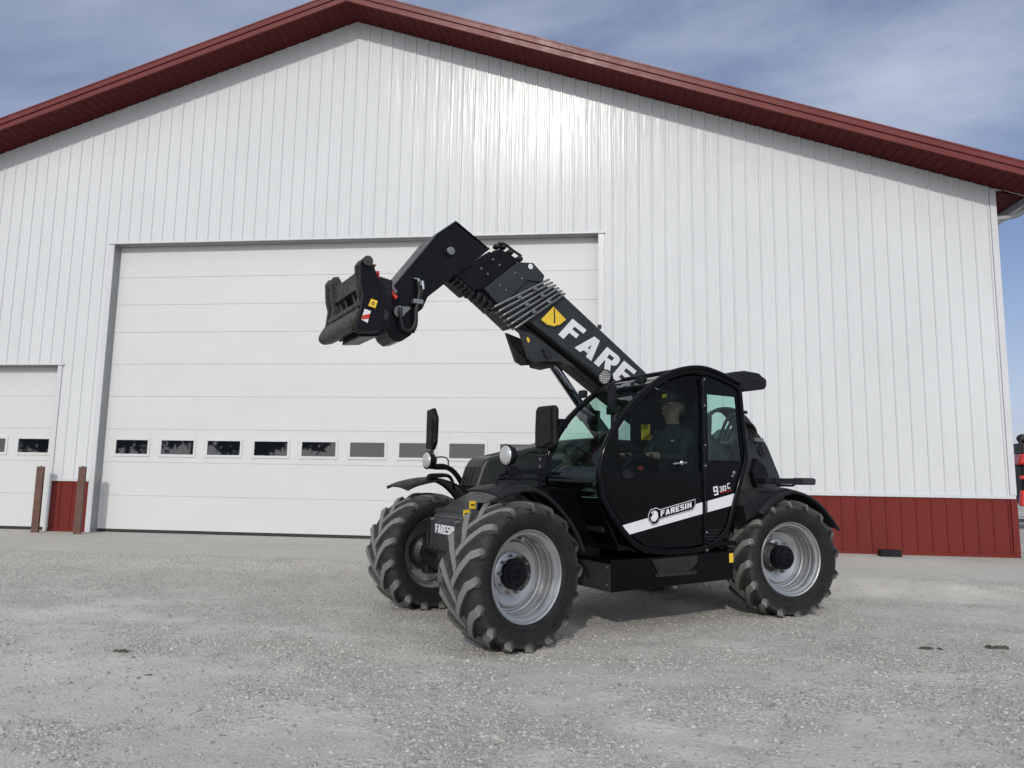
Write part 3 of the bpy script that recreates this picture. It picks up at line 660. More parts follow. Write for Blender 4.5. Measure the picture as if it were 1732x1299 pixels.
# ---- wheels
def tyre_data():
    R0, Wd = .545, .205
    prof = [(.333, .165), (.350, .186), (.385, .199), (.43, .207), (.47, .204), (.496, .193), (.506, .165), (.509, .10), (.512, .0)]
    prof = [(r, y) for r, y in prof]+[(r, -y) for r, y in prof[-2::-1]]
    m = MB(); m.lathe(prof, 96); nbase = len(m.v); lug = [0.0]*nbase
    NL = 16
    for side in (1, -1):
        for k in range(NL):
            ph0 = 2*math.pi*(k+(.5 if side < 0 else 0))/NL
            st = []
            for q in range(9):
                u = q/8; y = -.015+u*.218
                ph = ph0+.02+.53*(u**.85)
                rt = .5455-.004*abs(y/.2)**2*3; rb = .503; w = .029+.007*u
                if u > .9: y = .2045; rt = .474; w = .032; rb = .455
                elif u > .8: y = .2065; rt = .524; w = .033; rb = .49
                st.append((y, ph, rt, rb, w))
            o = len(m.v)
            for y, ph, rt, rb, w in st:
                for (r, dw) in ((rb, 1.45), (rt, 1.0), (rt, 1.0), (rt, -.8), (rt, -.8), (rb, -1.25)):
                    a = ph+dw*w/.53*.9; yy = y+(-dw*.012)
                    if r == rb and y < .2: yy = min(yy, .2)
                    m.v.append((r*math.cos(a), side*yy, r*math.sin(a)))
            lug_ = []
            for q in range(len(st)):
                f_ = 1.0 if q < 8 else .35
                lug += [0.05, .12, f_, f_, .12, 0.05]
            for q in range(len(st)-1):
                for c in (0, 2, 4): m.f.append((o+q*6+c, o+q*6+c+1, o+(q+1)*6+c+1, o+(q+1)*6+c))
            m.f.append((o, o+1, o+4, o+5)); e = o+(len(st)-1)*6; m.f.append((e, e+1, e+4, e+5))
    # raised rings and lettering-like blocks on the sidewall
    for side in (1, -1):
        m.lathe([(.372, side*.196), (.372, side*.2005), (.377, side*.2015), (.377, side*.198)], 72)
        m.lathe([(.452, side*.2055), (.453, side*.2105), (.458, side*.2105), (.459, side*.2045)], 72)
        for a0, n_ in ((.5, 8), (3.6, 8)):
            for k in range(n_):
                a = a0+k*.115; hh = .028
                for (da, db, ra, rb) in ((0, .02, .398, .398+hh), (.02, .07, .398+hh-.008, .398+hh)) if k % 2 else ((0, .02, .398, .398+hh), (.05, .07, .398, .398+hh), (.02, .05, .408, .416)):
                    pts = [(ra, a+da), (rb, a+da), (rb, a+db), (ra, a+db)]
                    yy = side*.2078
                    o = len(m.v); m.v += [(r*math.cos(b), yy, r*math.sin(b)) for r, b in pts]+[(r*math.cos(b), yy-side*.009, r*math.sin(b)) for r, b in pts]
                    m.f += [(o, o+1, o+2, o+3)]+[(o+i, o+(i+1) % 4, o+4+(i+1) % 4, o+4+i) for i in range(4)]
    lug += [0.0]*(len(m.v)-len(lug))
    o = m.out('tyre', 'tyre', None, smooth=True, angle=28)
    me = o.data; ca = me.color_attributes.new('lug', 'FLOAT_COLOR', 'POINT')
    for i, x in enumerate(lug[:len(me.vertices)]):
        c_ = me.vertices[i].co; rr_ = math.hypot(c_.x, c_.z); ca.data[i].color = (x, min(1, max(0, (rr_-.445)/.03)), 0, 1)
    return o
tyre0 = tyre_data()
def rim_parts(parent, hubout, front):
    m = MB()
    m.lathe([(.331, .150), (.340, .158), (.342, .168), (.336, .174), (.326, .168), (.318, .150), (.300, .145), (.292, .128), (.306, .118), (.307, .100), (.288, .092), (.286, .078), (.298, .068), (.297, .052), (.278, .045), (.276, .030), (.284, .022), (.282, .010), (.268, .002), (.262, -.018), (.252, -.020),
             (.244, -.004), (.232, .004), (.200, .002), (.165, -.012), (.150, -.004), (.10, -.004), (.10, -.03), (.25, -.035), (.268, -.05), (.285, -.075), (.300, -.12), (.316, -.15), (.332, -.165), (.331, -.15), (.318, -.14), (.275, -.06), (.275, .03), (.31, .14)], 72, closed=True)
    r = m.out('rim', 'silver', parent, smooth=True, angle=35)
    m = MB(); m.lathe([(.113, -.03), (.113, hubout-.012), (.105, hubout), (.078, hubout+.002), (.074, hubout+.014), (.040, hubout+.016), (.036, hubout+.006), (.0005, hubout+.006)], 40)
    for k in range(6):
        a = k*math.pi/3+.2; m.cyl((.092*math.cos(a), hubout-.004, .092*math.sin(a)), (.092*math.cos(a), hubout+.008, .092*math.sin(a)), .010, 6)
    m.box(-.05, .06, hubout+.006, hubout+.020, -.008, .008, 0)
    h = m.out('hub', 'black_satin', parent, smooth=True, angle=35)
    for k in range(10):
        a = k*math.pi/5+.1; c = (.137*math.cos(a), 0, .137*math.sin(a))
        if k == 0:
            m = MB(); m.cyl((0, -.008, 0), (0, .022, 0), .012, 6); m.cyl((0, .02, 0), (0, .034, 0), .007, 8); b0 = m.out('wheel_nut', 'zinc', parent); b0.location = c; nut = b0
        else:
            b = nut.copy(); COL.objects.link(b); b.parent = parent; b.location = c
    a = 1.50 if front else .9
    m = MB(); m.cyl((.286*math.cos(a), .075, .286*math.sin(a)), (.262*math.cos(a), .13, .262*math.sin(a)), .019, 12); m.out('valve_stem', 'steel', parent, smooth=True)
def wheel(x, yface, rot, far, hubout, front):
    s = -1 if far else 1
    cx_ = x+s*.165*math.sin(rot); cy_ = yface-s*.165*math.cos(rot)
    w = bpy.data.objects.new('wheel', None); COL.objects.link(w); w.parent = T; w.location = (cx_, cy_, .528); w.rotation_euler = (0, 0, rot)
    t_ = tyre0 if tyre0.parent is None else tyre0.copy()
    if t_ is not tyre0: COL.objects.link(t_)
    t_.parent = w; t_.rotation_euler = (0, {(1, 0): 0.1, (0, 0): .17, (1, 1): .26, (0, 1): .31}[(int(front), int(far))], 0)
    if far:
        # mirrored rim so that its dish faces outward
        sub = bpy.data.objects.new('rim_assembly', None); COL.objects.link(sub); sub.parent = w
        bpy.data.objects.remove(sub)
        n0 = set(bpy.data.objects); rim_parts(w, hubout, front)
        for o in set(bpy.data.objects)-n0:
            o.rotation_euler = (0, 0, math.pi); o.location = (-o.location.x, -o.location.y, o.location.z)
    else: rim_parts(w, hubout, front)
    return w
wheel(1.43, 1.047, .17, False, .030, True)
wheel(-1.43, 1.047, -.184, False, .085, False)
wheel(1.43, -1.047, .17, True, .030, True)
wheel(-1.43, -1.047, -.184, True, .085, False)
# ---- axles
for x, r in ((1.43, .17), (-1.43, -.184)):
    m = MB(); m.prismx([(-.70, .46), (-.45, .42), (-.2, .40), (.2, .40), (.45, .42), (.70, .46), (.70, .60), (.40, .63), (.15, .68), (-.15, .68), (-.40, .63), (-.70, .60)], x-.10, x+.10)
    m.ball((x, -.02, .52), .19, (1.1, 1, 1)); m.out('axle', 'dark_metal', T, bevel=.015)
    for s in (1, -1):
        m = MB(); cy_ = s*.80; m.lathe([(.10, -.12), (.15, -.10), (.17, .0), (.15, .06), (.10, .09)], 24, (x, cy_, .528)); m.box(x-.07, x+.07, cy_-s*.12-.05, cy_-s*.12+.05, .34, .72)
        m.out('hub_carrier', 'dark_metal', T, bevel=.01)
    sgn = 1 if x > 0 else -1
    m = MB(); m.cyl((x-sgn*.22, -.62, .50), (x-sgn*.22, .62, .50), .028, 12); m.cyl((x-sgn*.22, -.25, .50), (x-sgn*.22, .25, .50), .045, 14); m.out('steering_ram', 'dark_metal', T, smooth=True)
    m = MB()
    for k in range(3): m.tube(smooth_path([(x+.12, -.18+.1*k, .7), (x+.2, -.3+.1*k, .62), (x+.14, -.52+.08*k, .58), (x+.05, -.6, .56)], k=4), .012, 7)
    m.out('brake_hose', 'rubber_hose', T, smooth=True)
# ---- chassis
m = MB(); m.prism([(1.55, .60), (1.55, .95), (1.15, 1.02), (.2, .98), (-1.0, .98), (-1.6, 1.1), (-2.15, 1.1), (-2.25, .80), (-2.2, .55), (-.9, .45), (.6, .42)], -.38, .16)
m.out('main_frame', 'dark_metal', T, bevel=.02)
m = MB(); m.prism([(1.12, .64), (1.60, .57), (1.63, .62), (1.625, .86), (1.58, .905), (1.42, 1.02), (1.24, 1.10), (1.05, 1.12), (1.0, .8)], -.275, .33)
nose = m.out('nose_box', 'grey_paint', T, bevel=.014)
m = MB(); m.box(1.585, 1.6, -.26, .31, .893, .899); m.cyl((1.60, .27, .87), (1.645, .27, .862), .012, 8); m.cyl((1.60, -.22, .87), (1.645, -.22, .862), .012, 8); m.out('nose_bolts', 'zinc', nose)
ps, tw = text_polys('FARESIN', .075, gap=.55, wid=.98)
m = MB()
for p in ps: m.prismx([(-.158+a, .755+b) for a, b in p], 1.6265, 1.630)
m.out('nose_lettering', 'white', nose)
m = MB()
for yy in (-.20, -.15): m.cyl((1.56, yy, .33), (1.56, yy, .60), .012, 8)
m.box(1.53, 1.60, -.23, -.12, .30, .34); m.cyl((1.56, -.23, .60), (1.56, -.12, .60), .022, 10); m.out('front_linkage', 'zinc', T, smooth=True)
m = MB(); m.box(1.30, 1.48, .332, .336, .885, 1.03); m.out('nose_side_plate', 'black_satin', nose)
for (px, pz) in [(1.527, 1.011), (1.579, 0.941)]:
    m = MB(); m.box(px-.029, px+.029, .3325, .340, pz-.031, pz+.031); st = m.out('warning_sticker', 'yellow', nose, bevel=.003)
    m = MB(); m.box(px-.018, px+.018, .3405, .3420, pz-.006, pz+.006); m.out('sticker_mark', 'black_satin', st)
# side boxes between the wheels
m = MB(); m.prism([(.607, .345), (.607, .60), (.45, .60), (.30, .60), (-.76, .62), (-.76, .375)], .42, .975)
sk = m.out('side_box', 'black_gloss', T, bevel=.010)
m = MB(); m.box(.585, .612, .50, .965, .35, .565); m.out('box_front_plate', 'grey_paint', sk, bevel=.006)
m = MB(); m.prism([(.19, .585), (.12, .47), (-.24, .475), (-.32, .545), (-.32, .60)], .9765, .982); m.prism([(.12, .50), (.13, .52), (-.24, .53), (-.24, .51)], .982, .995)
m.out('step_recess', 'dark_metal', sk, bevel=.004)
m = MB(); m.box(-.30, .16, .90, .99, .445, .47)
for k in range(10): m.box(-.29+.045*k, -.27+.045*k, .90, .99, .47, .478)
m.out('step', 'dark_metal', sk)
m = MB()
for z in (.40, .54): m.cyl((.60, .93, z), (.618, .93, z), .011, 8)
for x in (-.05, -.40): m.cyl((x, .95, .352), (x, 1.0, .352), .012, 8)
m.out('box_bolt', 'zinc', sk)
m = MB(); m.box(-.752, -.705, .976, .980, .52, .60); m.out('box_sticker', 'yellow', sk)
# ---- engine hood on the right
m = MB(); m.prism([(1.10, 1.12), (1.03, 1.33), (.985, 1.405), (.93, 1.425), (.477, 1.530), (.20, 1.60), (-.32, 1.66), (-1.25, 1.64), (-1.30, .85), (.95, .80)], -.83, -.45)
hood = m.out('engine_hood', 'grey_paint', T, bevel=.035, seg=4)
m = MB(); m.prism([(1.103, 1.14), (1.040, 1.33), (1.03, 1.33), (1.09, 1.14)], -.79, -.50); gr = m.out('grille', 'weather', hood)
m = MB()
for k in range(7): m.box(1.02+.0, 1.035, 0, 0, 0, 0) if False else m.prism([(1.108-.0105*(k*2.6), 1.145+.026*k), (1.114-.0105*(k*2.6), 1.147+.026*k), (1.106-.0105*(k*2.6), 1.157+.026*k), (1.100-.0105*(k*2.6), 1.155+.026*k)], -.79, -.50)
for yy in (-.72, -.645, -.57): m.prism([(1.112, 1.14), (1.046, 1.33), (1.04, 1.33), (1.104, 1.14)], yy-.006, yy+.006)
m.out('grille_bar', 'black_plastic', hood)
m = MB(); m.ring([(0, 0)]*0 or [(1.0, 0)], [(1.0, 0)], 0, 0) if False else None
m = MB(); m.prism([(.95, 1.385), (.46, 1.500), (.46, 1.494), (.95, 1.379)], -.450, -.446); m.prism([(.86, 1.44), (.62, 1.496), (.62, 1.500), (.86, 1.446)], -.72, -.56); m.out('hood_seam', 'weather', hood)
m = MB(); m.cyl((-.75, -.70, 1.6), (-.75, -.70, 2.05), .045, 14); m.tube([(-.75, -.72, 2.03), (-.78, -.72, 2.10), (-.86, -.72, 2.14)], .046, 14); m.out('exhaust_pipe', 'dark_metal', T, smooth=True)
# ---- rear body and tower
m = MB(); m.prism([(-1.30, .55), (-1.35, 1.06), (-2.0, 1.10), (-2.30, 1.0), (-2.33, .62), (-2.2, .5)], -.98, .60); m.out('rear_body', 'dark_metal', T, bevel=.03)
tw_ = [(-1.891, 1.681), (-1.946, 1.677), (-2.153, 1.704), (-2.234, 1.609), (-2.413, 1.286), (-2.430, 0.999), (-1.715, 1.003), (-1.824, 1.317)]
m = MB(); m.prism(tw_, .10, .14); m.prism(tw_, -.52, -.48); m.prism([(x-.02, z-.25) for x, z in tw_], -.48, .10) if False else None
tower = m.out('boom_tower', 'grey_paint', T, bevel=.008)
m = MB(); m.prism([(-1.766, 1.626), (-1.915, 1.723), (-2.069, 1.823), (-2.164, 1.814), (-2.285, 1.711), (-2.322, 1.389), (-1.940, 1.316)], -.44, .02); m.out('tower_head', 'grey_paint', tower, bevel=.01)
pc = [(-2.128, 1.567)][0]
m = MB(); m.cyl((pc[0], .14, pc[1]), (pc[0], .165, pc[1]), .062, 28); m.cyl((pc[0], .165, pc[1]), (pc[0], .178, pc[1]), .030, 20); m.box(pc[0]-.055, pc[0]+.035, .165, .173, pc[1]+.02, pc[1]+.04)
m.out('pivot_pin', 'dark_metal', tower, smooth=True)
m = MB(); m.prism([(-1.985, 1.480), (-2.131, 1.385), (-2.174, 1.282), (-2.105, 1.203), (-1.973, 1.157), (-1.914, 1.317)], .02, .20); m.out('tower_stop', 'black_satin', T, bevel=.01)
# hoses looping over the tail of the boom
for k in range(6):
    y0 = -.06-.05*k; dx = .035*k
    m = MB(); m.tube(smooth_path([(-1.42-dx, y0, 1.72), (-1.50-dx, y0, 1.88), (-1.66-dx, y0, 2.00), (-1.90-.5*dx, y0+.01, 2.02), (-2.10, y0+.02, 1.93), (-2.24, y0+.03, 1.76), (-2.28, y0+.03, 1.60)], k=5), .019, 9); m.out('hydraulic_hose', 'rubber_hose', T, smooth=True)
for k in range(3):
    m = MB(); m.tube(smooth_path([(-1.60-.03*k, .02+.03*k, 1.66), (-1.72-.03*k, .06+.03*k, 1.92-.03*k), (-1.90-.02*k, .08+.03*k, 1.94-.04*k), (-2.02-.01*k, .08+.03*k, 1.78), (-2.04, .08+.03*k, 1.62)], k=5), .017, 9); m.out('hydraulic_hose', 'rubber_hose', T, smooth=True)
m = MB(); m.box(-2.12, -1.98, .02, .18, 1.66, 1.70); m.out('hose_clamp', 'zinc', T)
# ---- fenders
def fender(pts, y0, y1, ang, name='fender'):
    m = MB(); P = smooth_path(pts, k=4); m.strip(P, y0, y1, .012)
    lip = []
    n = len(P)
    m2 = P; inner = [(x*1+0, z) for x, z in P]
    ye = y1 if y1 > 0 else y0
    # rolled outer edge
    m.tube([(x, ye, z-.006) for x, z in P], .014, 8)
    o = m.out(name, 'black_plastic', T, smooth=True, angle=50); return o
def loft(inner, outer, yi, yo):
    a = smooth_path(inner, k=5); b = smooth_path(outer, k=5); n = min(len(a), len(b)); m = MB(); S_ = 6
    for q in range(n):
        for k in range(S_+1):
            u = k/S_; z = a[q][1]*(1-u)+b[q][1]*u+.018*math.sin(math.pi*u); m.v.append((a[q][0]*(1-u)+b[q][0]*u, yi*(1-u)+yo*u, z))
    w = S_+1
    for q in range(n-1):
        for k in range(S_): m.f.append((q*w+k, q*w+k+1, (q+1)*w+k+1, (q+1)*w+k))
    o = m.out('fender', 'black_plastic', T, smooth=True, angle=60)
    so_ = o.modifiers.new('thickness', 'SOLIDIFY'); so_.thickness = .014; so_.offset = 0
    m = MB(); m.tube([(x, yo, z-.008) for x, z in b[:n]], .015, 8); m.out('fender_lip', 'black_plastic', o, smooth=True)
    return o
fi = [(1.745, 1.135), (1.661, 1.160), (1.537, 1.178), (1.378, 1.184), (1.25, 1.165), (1.10, 1.075), (.99, .94), (.94, .80)]
fo = [(1.675, 1.100), (1.605, 1.130), (1.535, 1.148), (1.40, 1.158), (1.285, 1.118), (1.145, 1.010), (1.01, .85), (.935, .70)]
loft(fi, fo, .66, 1.055)
loft([(1.70, 1.100), (1.60, 1.145), (1.413, 1.185), (1.28, 1.18), (1.15, 1.13), (1.03, 1.03), (.95, .90)], [(1.755, 1.125), (1.648, 1.168), (1.495, 1.202), (1.37, 1.210), (1.20, 1.17), (1.05, 1.05), (.93, .88)], -.64, -1.03)
ri = [(-1.02, .97), (-1.20, 1.085), (-1.38, 1.150), (-1.58, 1.168), (-1.78, 1.11), (-1.96, .975), (-2.10, .80)]
ro = [(-1.03, .945), (-1.17, 1.050), (-1.34, 1.125), (-1.52, 1.142), (-1.75, 1.070), (-1.94, .940), (-2.10, .785)]
loft(ri, ro, .66, 1.075)
loft(ri, ro, -.66, -1.075)
m = MB(); m.prism([(-.88, .88), (-1.02, .955), (-1.20, 1.075), (-1.40, 1.145), (-1.42, 1.165), (-1.20, 1.15), (-.95, 1.08), (-.84, 1.02)], .66, 1.03); m.out('fender_panel', 'black_plastic', T)
m = MB(); m.prism([(1.35, 1.17), (1.1, 1.03), (.95, .75), (.70, .58), (.45, .58), (.45, 1.12), (.75, 1.15), (.95, 1.16), (1.25, 1.175)], .60, .625); m.out('inner_fender', 'black_gloss', T, bevel=.005)
m = MB(); m.tube(smooth_path([(1.56, .80, 1.19), (1.56, .80, 1.225), (1.50, .80, 1.232), (1.20, .80, 1.232), (1.14, .80, 1.22), (1.14, .80, 1.18)], k=3), .012, 8); m.box(1.15, 1.52, .76, .84, 1.224, 1.240); m.out('fender_handle', 'black_satin', T, smooth=True)
hp_ = [(1.466, 1.196), (1.461, 1.235), (1.400, 1.244), (1.295, 1.245), (1.238, 1.226), (1.205, 1.170), (1.190, 1.085)]
m = MB(); m.tube(smooth_path([(x, -.72, z) for x, z in hp_], k=3), .017, 8); m.prism([hp_[1], hp_[3], (hp_[3][0], hp_[3][1]-.02), (hp_[1][0], hp_[1][1]-.02)], -.77, -.67); m.out('fender_handle', 'black_satin', T, smooth=True)
# rear light bracket
m = MB(); m.box(-1.86, -1.33, .90, .985, 1.212, 1.268); m.tube([(-1.40, .94, 1.20), (-1.62, .94, 1.198), (-1.68, .94, 1.225)], .012, 8); m.box(-1.40, -1.22, .84, .97, 1.215, 1.27)
rl = m.out('lamp_bracket', 'black_plastic', T, bevel=.012)
m = MB(); m.box(-1.91, -1.70, .86, .99, 1.206, 1.274); m.out('rear_lamp', 'weather', rl, bevel=.02)

# ---- lamps and mirrors at the front
def headlamp(x, y, z, yaw, pitch=0):
    h = bpy.data.objects.new('headlamp', None); COL.objects.link(h); h.parent = T; h.location = (x, y, z); h.rotation_euler = (0, pitch, yaw)
    m = MB(); m.lathe([(.001, -.085), (.04, -.08), (.070, -.05), (.086, -.005), (.088, .012), (.080, .016), (.078, .004)], 36, axis='x'); m.out('lamp_housing', 'black_plastic', h, smooth=True)
    m = MB(); m.lathe([(.079, .008), (.072, .020), (.05, .032), (.025, .038), (.001, .040)], 36, axis='x'); m.out('lamp_lens', 'lens', h, smooth=True)
    return h
headlamp(1.42, .70, 1.412, .10)
m = MB(); m.cyl((1.37, .70, 1.33), (1.37, .70, 1.245), .016, 10); m.tube(smooth_path([(1.35, .70, 1.30), (1.28, .70, 1.25), (1.30, .70, 1.22), (1.36, .69, 1.23)], k=4), .006, 6)
m.box(1.02, 1.42, .66, .72, 1.27, 1.31); m.box(1.00, 1.06, .56, .70, 1.25, 1.42); m.box(1.34, 1.42, .665, .735, 1.24, 1.33); m.tube([(1.40, .69, 1.29), (1.50, .69, 1.24), (1.54, .69, 1.13)], .018, 8); m.cyl((1.10, .69, 1.27), (1.10, .69, 1.13), .02, 8)
m.out('lamp_bracket', 'black_satin', T, bevel=.004)
m = MB()
for z in (1.39, 1.33): m.cyl((1.062, .63, z), (1.07, .63, z), .014, 8)
m.out('bracket_bolt', 'zinc', T)
headlamp(1.44, -.80, 1.385, .10)
m = MB(); m.tube(smooth_path([(x, -.80, z) for x, z in [(1.033, 0.979), (1.049, 1.106), (1.104, 1.215), (1.183, 1.295), (1.273, 1.328), (1.355, 1.326), (1.411, 1.325)]], k=5), .026, 12)
m.cyl((1.41, -.80, 1.31), (1.41, -.80, 1.42), .018, 8); m.tube(smooth_path([(1.36, -.8, 1.41), (1.29, -.8, 1.42), (1.23, -.8, 1.40), (1.22, -.8, 1.33)], k=4), .007, 6); m.box(1.24, 1.36, -.83, -.77, 1.295, 1.315)
m.out('lamp_arm', 'black_satin', T, smooth=True)
m = MB(); m.cyl((1.40, -.80, 1.46), (1.40, -.80, 1.79), .010, 8); m.out('mirror_stem', 'black_satin', T, smooth=True)
mir = [(1.376, 1.605), (1.355, 1.710), (1.346, 1.838), (1.355, 1.936), (1.374, 1.935), (1.422, 1.856), (1.423, 1.707), (1.409, 1.644)]
m = MB(); m.prismx([(-1.02, 1.50), (-.86, 1.485), (-.80, 1.56), (-.79, 1.80), (-.87, 1.90), (-1.02, 1.885)], 1.335, 1.375)
fm_ = m.out('far_mirror', 'black_plastic', T, bevel=.012); fm_['label'] = 'dark mirror on the far lamp arm'
fm_.location = (0, 0, 0)
m = MB(); m.prismx([(.0, 1.505), (.27, 1.495), (.305, 1.53), (.305, 1.85), (.28, 1.885), (.02, 1.89), (-.02, 1.86), (-.03, 1.70), (-.03, 1.53)], .66, .715)
mo = m.out('mirror', 'black_plastic', T, bevel=.022, seg=3)
m = MB(); m.prismx([(.03, 1.70), (.24, 1.86), (.27, 1.55), (.12, 1.515)], .715, .728); m.out('mirror_back_ridge', 'black_plastic', mo, bevel=.004)
m = MB(); m.prismx([(.0, 1.54), (.27, 1.54), (.27, 1.84), (.0, 1.84)], .656, .6595); m.out('mirror_glass', 'chrome', mo)
m = MB(); m.box(.60, .68, .26, .345, 1.68, 1.76); m.tube(smooth_path([(.66, .25, 1.50), (.66, .20, 1.475), (.70, .06, 1.47), (.82, .02, 1.465), (.86, .0, 1.42)], k=4), .010, 8); m.tube([(.64, .16, 1.50), (.69, .18, 1.30), (.72, .15, 1.20)], .010, 8)
m.out('mirror_arm', 'black_satin', T, bevel=.004)

# ---- cab
OLp = [(0.708, 1.085), (0.732, 1.216), (0.726, 1.333), (0.673, 1.499), (0.583, 1.656), (0.466, 1.803), (0.321, 1.935), (0.178, 2.041), (-0.003, 2.147), (-0.196, 2.208), (-0.359, 2.233), (-0.503, 2.227), (-0.695, 2.184), (-0.876, 2.130), (-0.921, 2.070), (-0.950, 1.792), (-0.980, 1.554), (-0.992, 1.435), (-0.867, 1.149), (-0.760, 0.872), (-0.697, 0.760), (-0.593, 0.681), (-0.471, 0.635), (-0.261, 0.608), (0.019, 0.610), (0.262, 0.639), (0.385, 0.700), (0.501, 0.807), (0.602, 0.926), (0.685, 1.053)]
OL = OLp
IN = inset(OL, .052)
Y0, Y1 = .12, .98
cab = bpy.data.objects.new('cab', None); COL.objects.link(cab); cab.parent = T
def frame_ring(y0, y1, name='cab_frame'):
    m = MB(); m.ring(OL, IN, y0, y1); return m.out(name, 'black_gloss', cab, bevel=.014, seg=3, smooth=True, angle=50)
frame_ring(Y1-.055, Y1); frame_ring(Y0, Y0+.05)
# door tube highlighting the front edge
fr_ = [p for p in OL[:9]]
m = MB(); m.tube([(x, .985, z) for x, z in smooth_path([OL[28], OL[29], OL[0]]+OL[1:14], k=3)], .020, 10); m.out('door_gasket', 'black_gloss', cab, smooth=True)
IN2 = inset(OL, .066)
XD = -.418; ZG = 1.30
low = clip(clip(IN2, 0, 1, ZG), -1, 0, -XD+.0)                     # z<=ZG and x>=XD
up = clip(clip(IN2, 0, -1, -ZG-.003), -1, 0, -XD)
lowr = clip(clip(IN2, 0, 1, 1.40), 1, 0, XD-.008)
upr = clip(clip(IN2, 0, -1, -1.403), 1, 0, XD-.008)
m = MB(); m.prism(low, Y1-.035, Y1-.018); door = m.out('door', 'black_gloss', cab)
m = MB(); m.pane(up, Y1-.027); m.out('door_glass', 'door_glass', door)
m = MB(); m.prism(lowr, Y1-.035, Y1-.018); quarter = m.out('rear_side_panel', 'black_gloss', cab)
wq = [(-0.486, 1.982), (-0.845, 2.004), (-0.912, 1.455), (-0.508, 1.413)]
def around(poly, hole, y0, y1):
    # four pieces round a roughly rectangular hole
    xs = [p[0] for p in hole]; x0, x1 = min(xs), max(xs)
    (ax, az), (bx, bz), (cx_, cz), (dx, dz) = hole                  # top-front, top-rear, bottom-rear, bottom-front (x falls toward the rear)
    m = MB()
    front = clip(poly, -1, 0, -max(ax, dx)); rear = None
    if len(front) > 2: m.prism(front, y0, y1)
    # rear piece bounded by the line b-c
    nx, nz = (bz-cz), -(bx-cx_); k = nx*bx+nz*bz
    mid = (ax+dx)/2; sgn = 1 if nx*mid+nz*(az+dz)/2 > k else -1
    rearp = clip(clip(poly, sgn*nx, sgn*nz, sgn*k), 1, 0, max(ax, dx))
    if len(rearp) > 2: m.prism(rearp, y0, y1)
    midp = clip(clip(poly, -sgn*nx, -sgn*nz, -sgn*k), 1, 0, max(ax, dx))
    top = clip(midp, 0, -1, -max(az, bz)); bot = clip(midp, 0, 1, min(dz, cz)); bot2 = bot
    if len(top) > 2: m.prism(top, y0, y1)
    if len(bot2) > 2: m.prism(bot2, y0, y1)
    return m
around(upr, wq, Y1-.035, Y1-.018).out('rear_side_surround', 'black_gloss', quarter)
m = MB(); m.pane(upr, Y1-.027); m.out('rear_side_glass', 'glass', quarter)
m = MB(); m.cyl((XD-.004, Y1-.006, .63), (XD-.004, Y1-.006, 2.12), .010, 8)
for z in (2.10, 1.90, 1.52, 1.36, .76, .65): m.cyl((XD-.004, Y1-.006, z-.03), (XD-.004, Y1-.006, z+.03), .019, 10)
m.box(XD-.016, XD+.012, Y1-.04, Y1-.012, .62, 2.12)
m.out('door_hinge', 'black_satin', cab, smooth=True)
m = MB()
for z in (2.13, 1.895, 1.545, 1.365, .79, .64): m.ball((XD-.004, Y1+.014, z), .010)
m.ball((-.80, Y1-.012, 1.31), .018, (1, .4, 1)); m.ball((-.78, Y1-.012, 1.28), .014, (1, .4, 1))
m.out('hinge_bolt', 'zinc', cab, smooth=True)
m = MB(); m.ball((-.155, Y1+.0, 1.385), .022, (1, .6, 1)); m.tube([(-.22, Y1-.01, 1.39), (-.155, Y1-.006, 1.385), (-.06, Y1-.01, 1.375)], .009, 8); m.out('door_handle', 'steel', door, smooth=True)
m = MB(); m.lathe([(.052, .0), (.052, .012), (.062, .012), (.065, .006), (.065, .0)], 36, (0, 0, 0), 'y'); m.lathe([(.001, .004), (.052, .003)], 36)
sp = m.out('speaker_cover', 'black_plastic', door, smooth=True); sp.location = (.425, Y1-.018, 1.285); sp.scale = (1.0, 1, .72); sp.rotation_euler = (0, .2, 0)
# white stripe with the maker's lettering
st = [(0.513, 0.862), (-0.418, 1.051), (-0.416, 0.951), (0.470, 0.782)]
m = MB(); m.prism(st, Y1-.0178, Y1-.0168); m.prism([(-0.436, 1.053), (-0.450, 1.056), (-0.448, 0.956), (-0.433, 0.954)], Y1-.0178, Y1-.0168); stripe = m.out('white_stripe', 'white', door)
m = MB(); m.prism([(-0.468, 1.058), (-0.845, 1.133), (-0.811, 1.025), (-0.466, 0.961)], Y1-.0178, Y1-.0168); m.out('white_stripe', 'white', quarter)
hexo = [(0.214, 0.943), (0.188, 0.991), (0.124, 1.007), (0.085, 0.992), (-0.320, 1.077), (-0.319, 1.021), (-0.287, 0.986), (0.086, 0.912), (0.112, 0.878), (0.164, 0.864), (0.208, 0.909)]
m = MB(); m.prism(inset(hexo, -.005), Y1-.0166, Y1-.0158); m.out('badge_border_outer', 'black_gloss', stripe)
m = MB(); m.prism(hexo, Y1-.0156, Y1-.0148); m.out('badge_border', 'white', stripe)
m = MB(); m.prism(inset(hexo, .005), Y1-.0146, Y1-.0138); m.out('badge_field', 'black_gloss', stripe)
def place_text(s, p0, ang, h, wid, gap, shear, y, name, mat, par, mir=-1):
    ps, tw = text_polys(s, h, gap, shear, wid); ca, sa = math.cos(ang), math.sin(ang); m = MB()
    for p in ps: m.prism([(p0[0]-(a*ca-b*sa), p0[1]+(a*sa+b*ca)) for a, b in p], y, y+.0010)
    return m.out(name, mat, par)
tx = [(0.073, 0.916), (-0.298, 0.988)]
tb = [(0.076, 0.933), (-0.284, 1.008), (0.072, 0.980)]
ang = math.atan2(tb[1][1]-tb[0][1], -(tb[1][0]-tb[0][0])); wdt = math.hypot(tb[1][0]-tb[0][0], tb[1][1]-tb[0][1]); hh = (tb[2][1]-tb[0][1])*.98
_, w0 = text_polys('FARESIN', hh, .75, .12, 1)
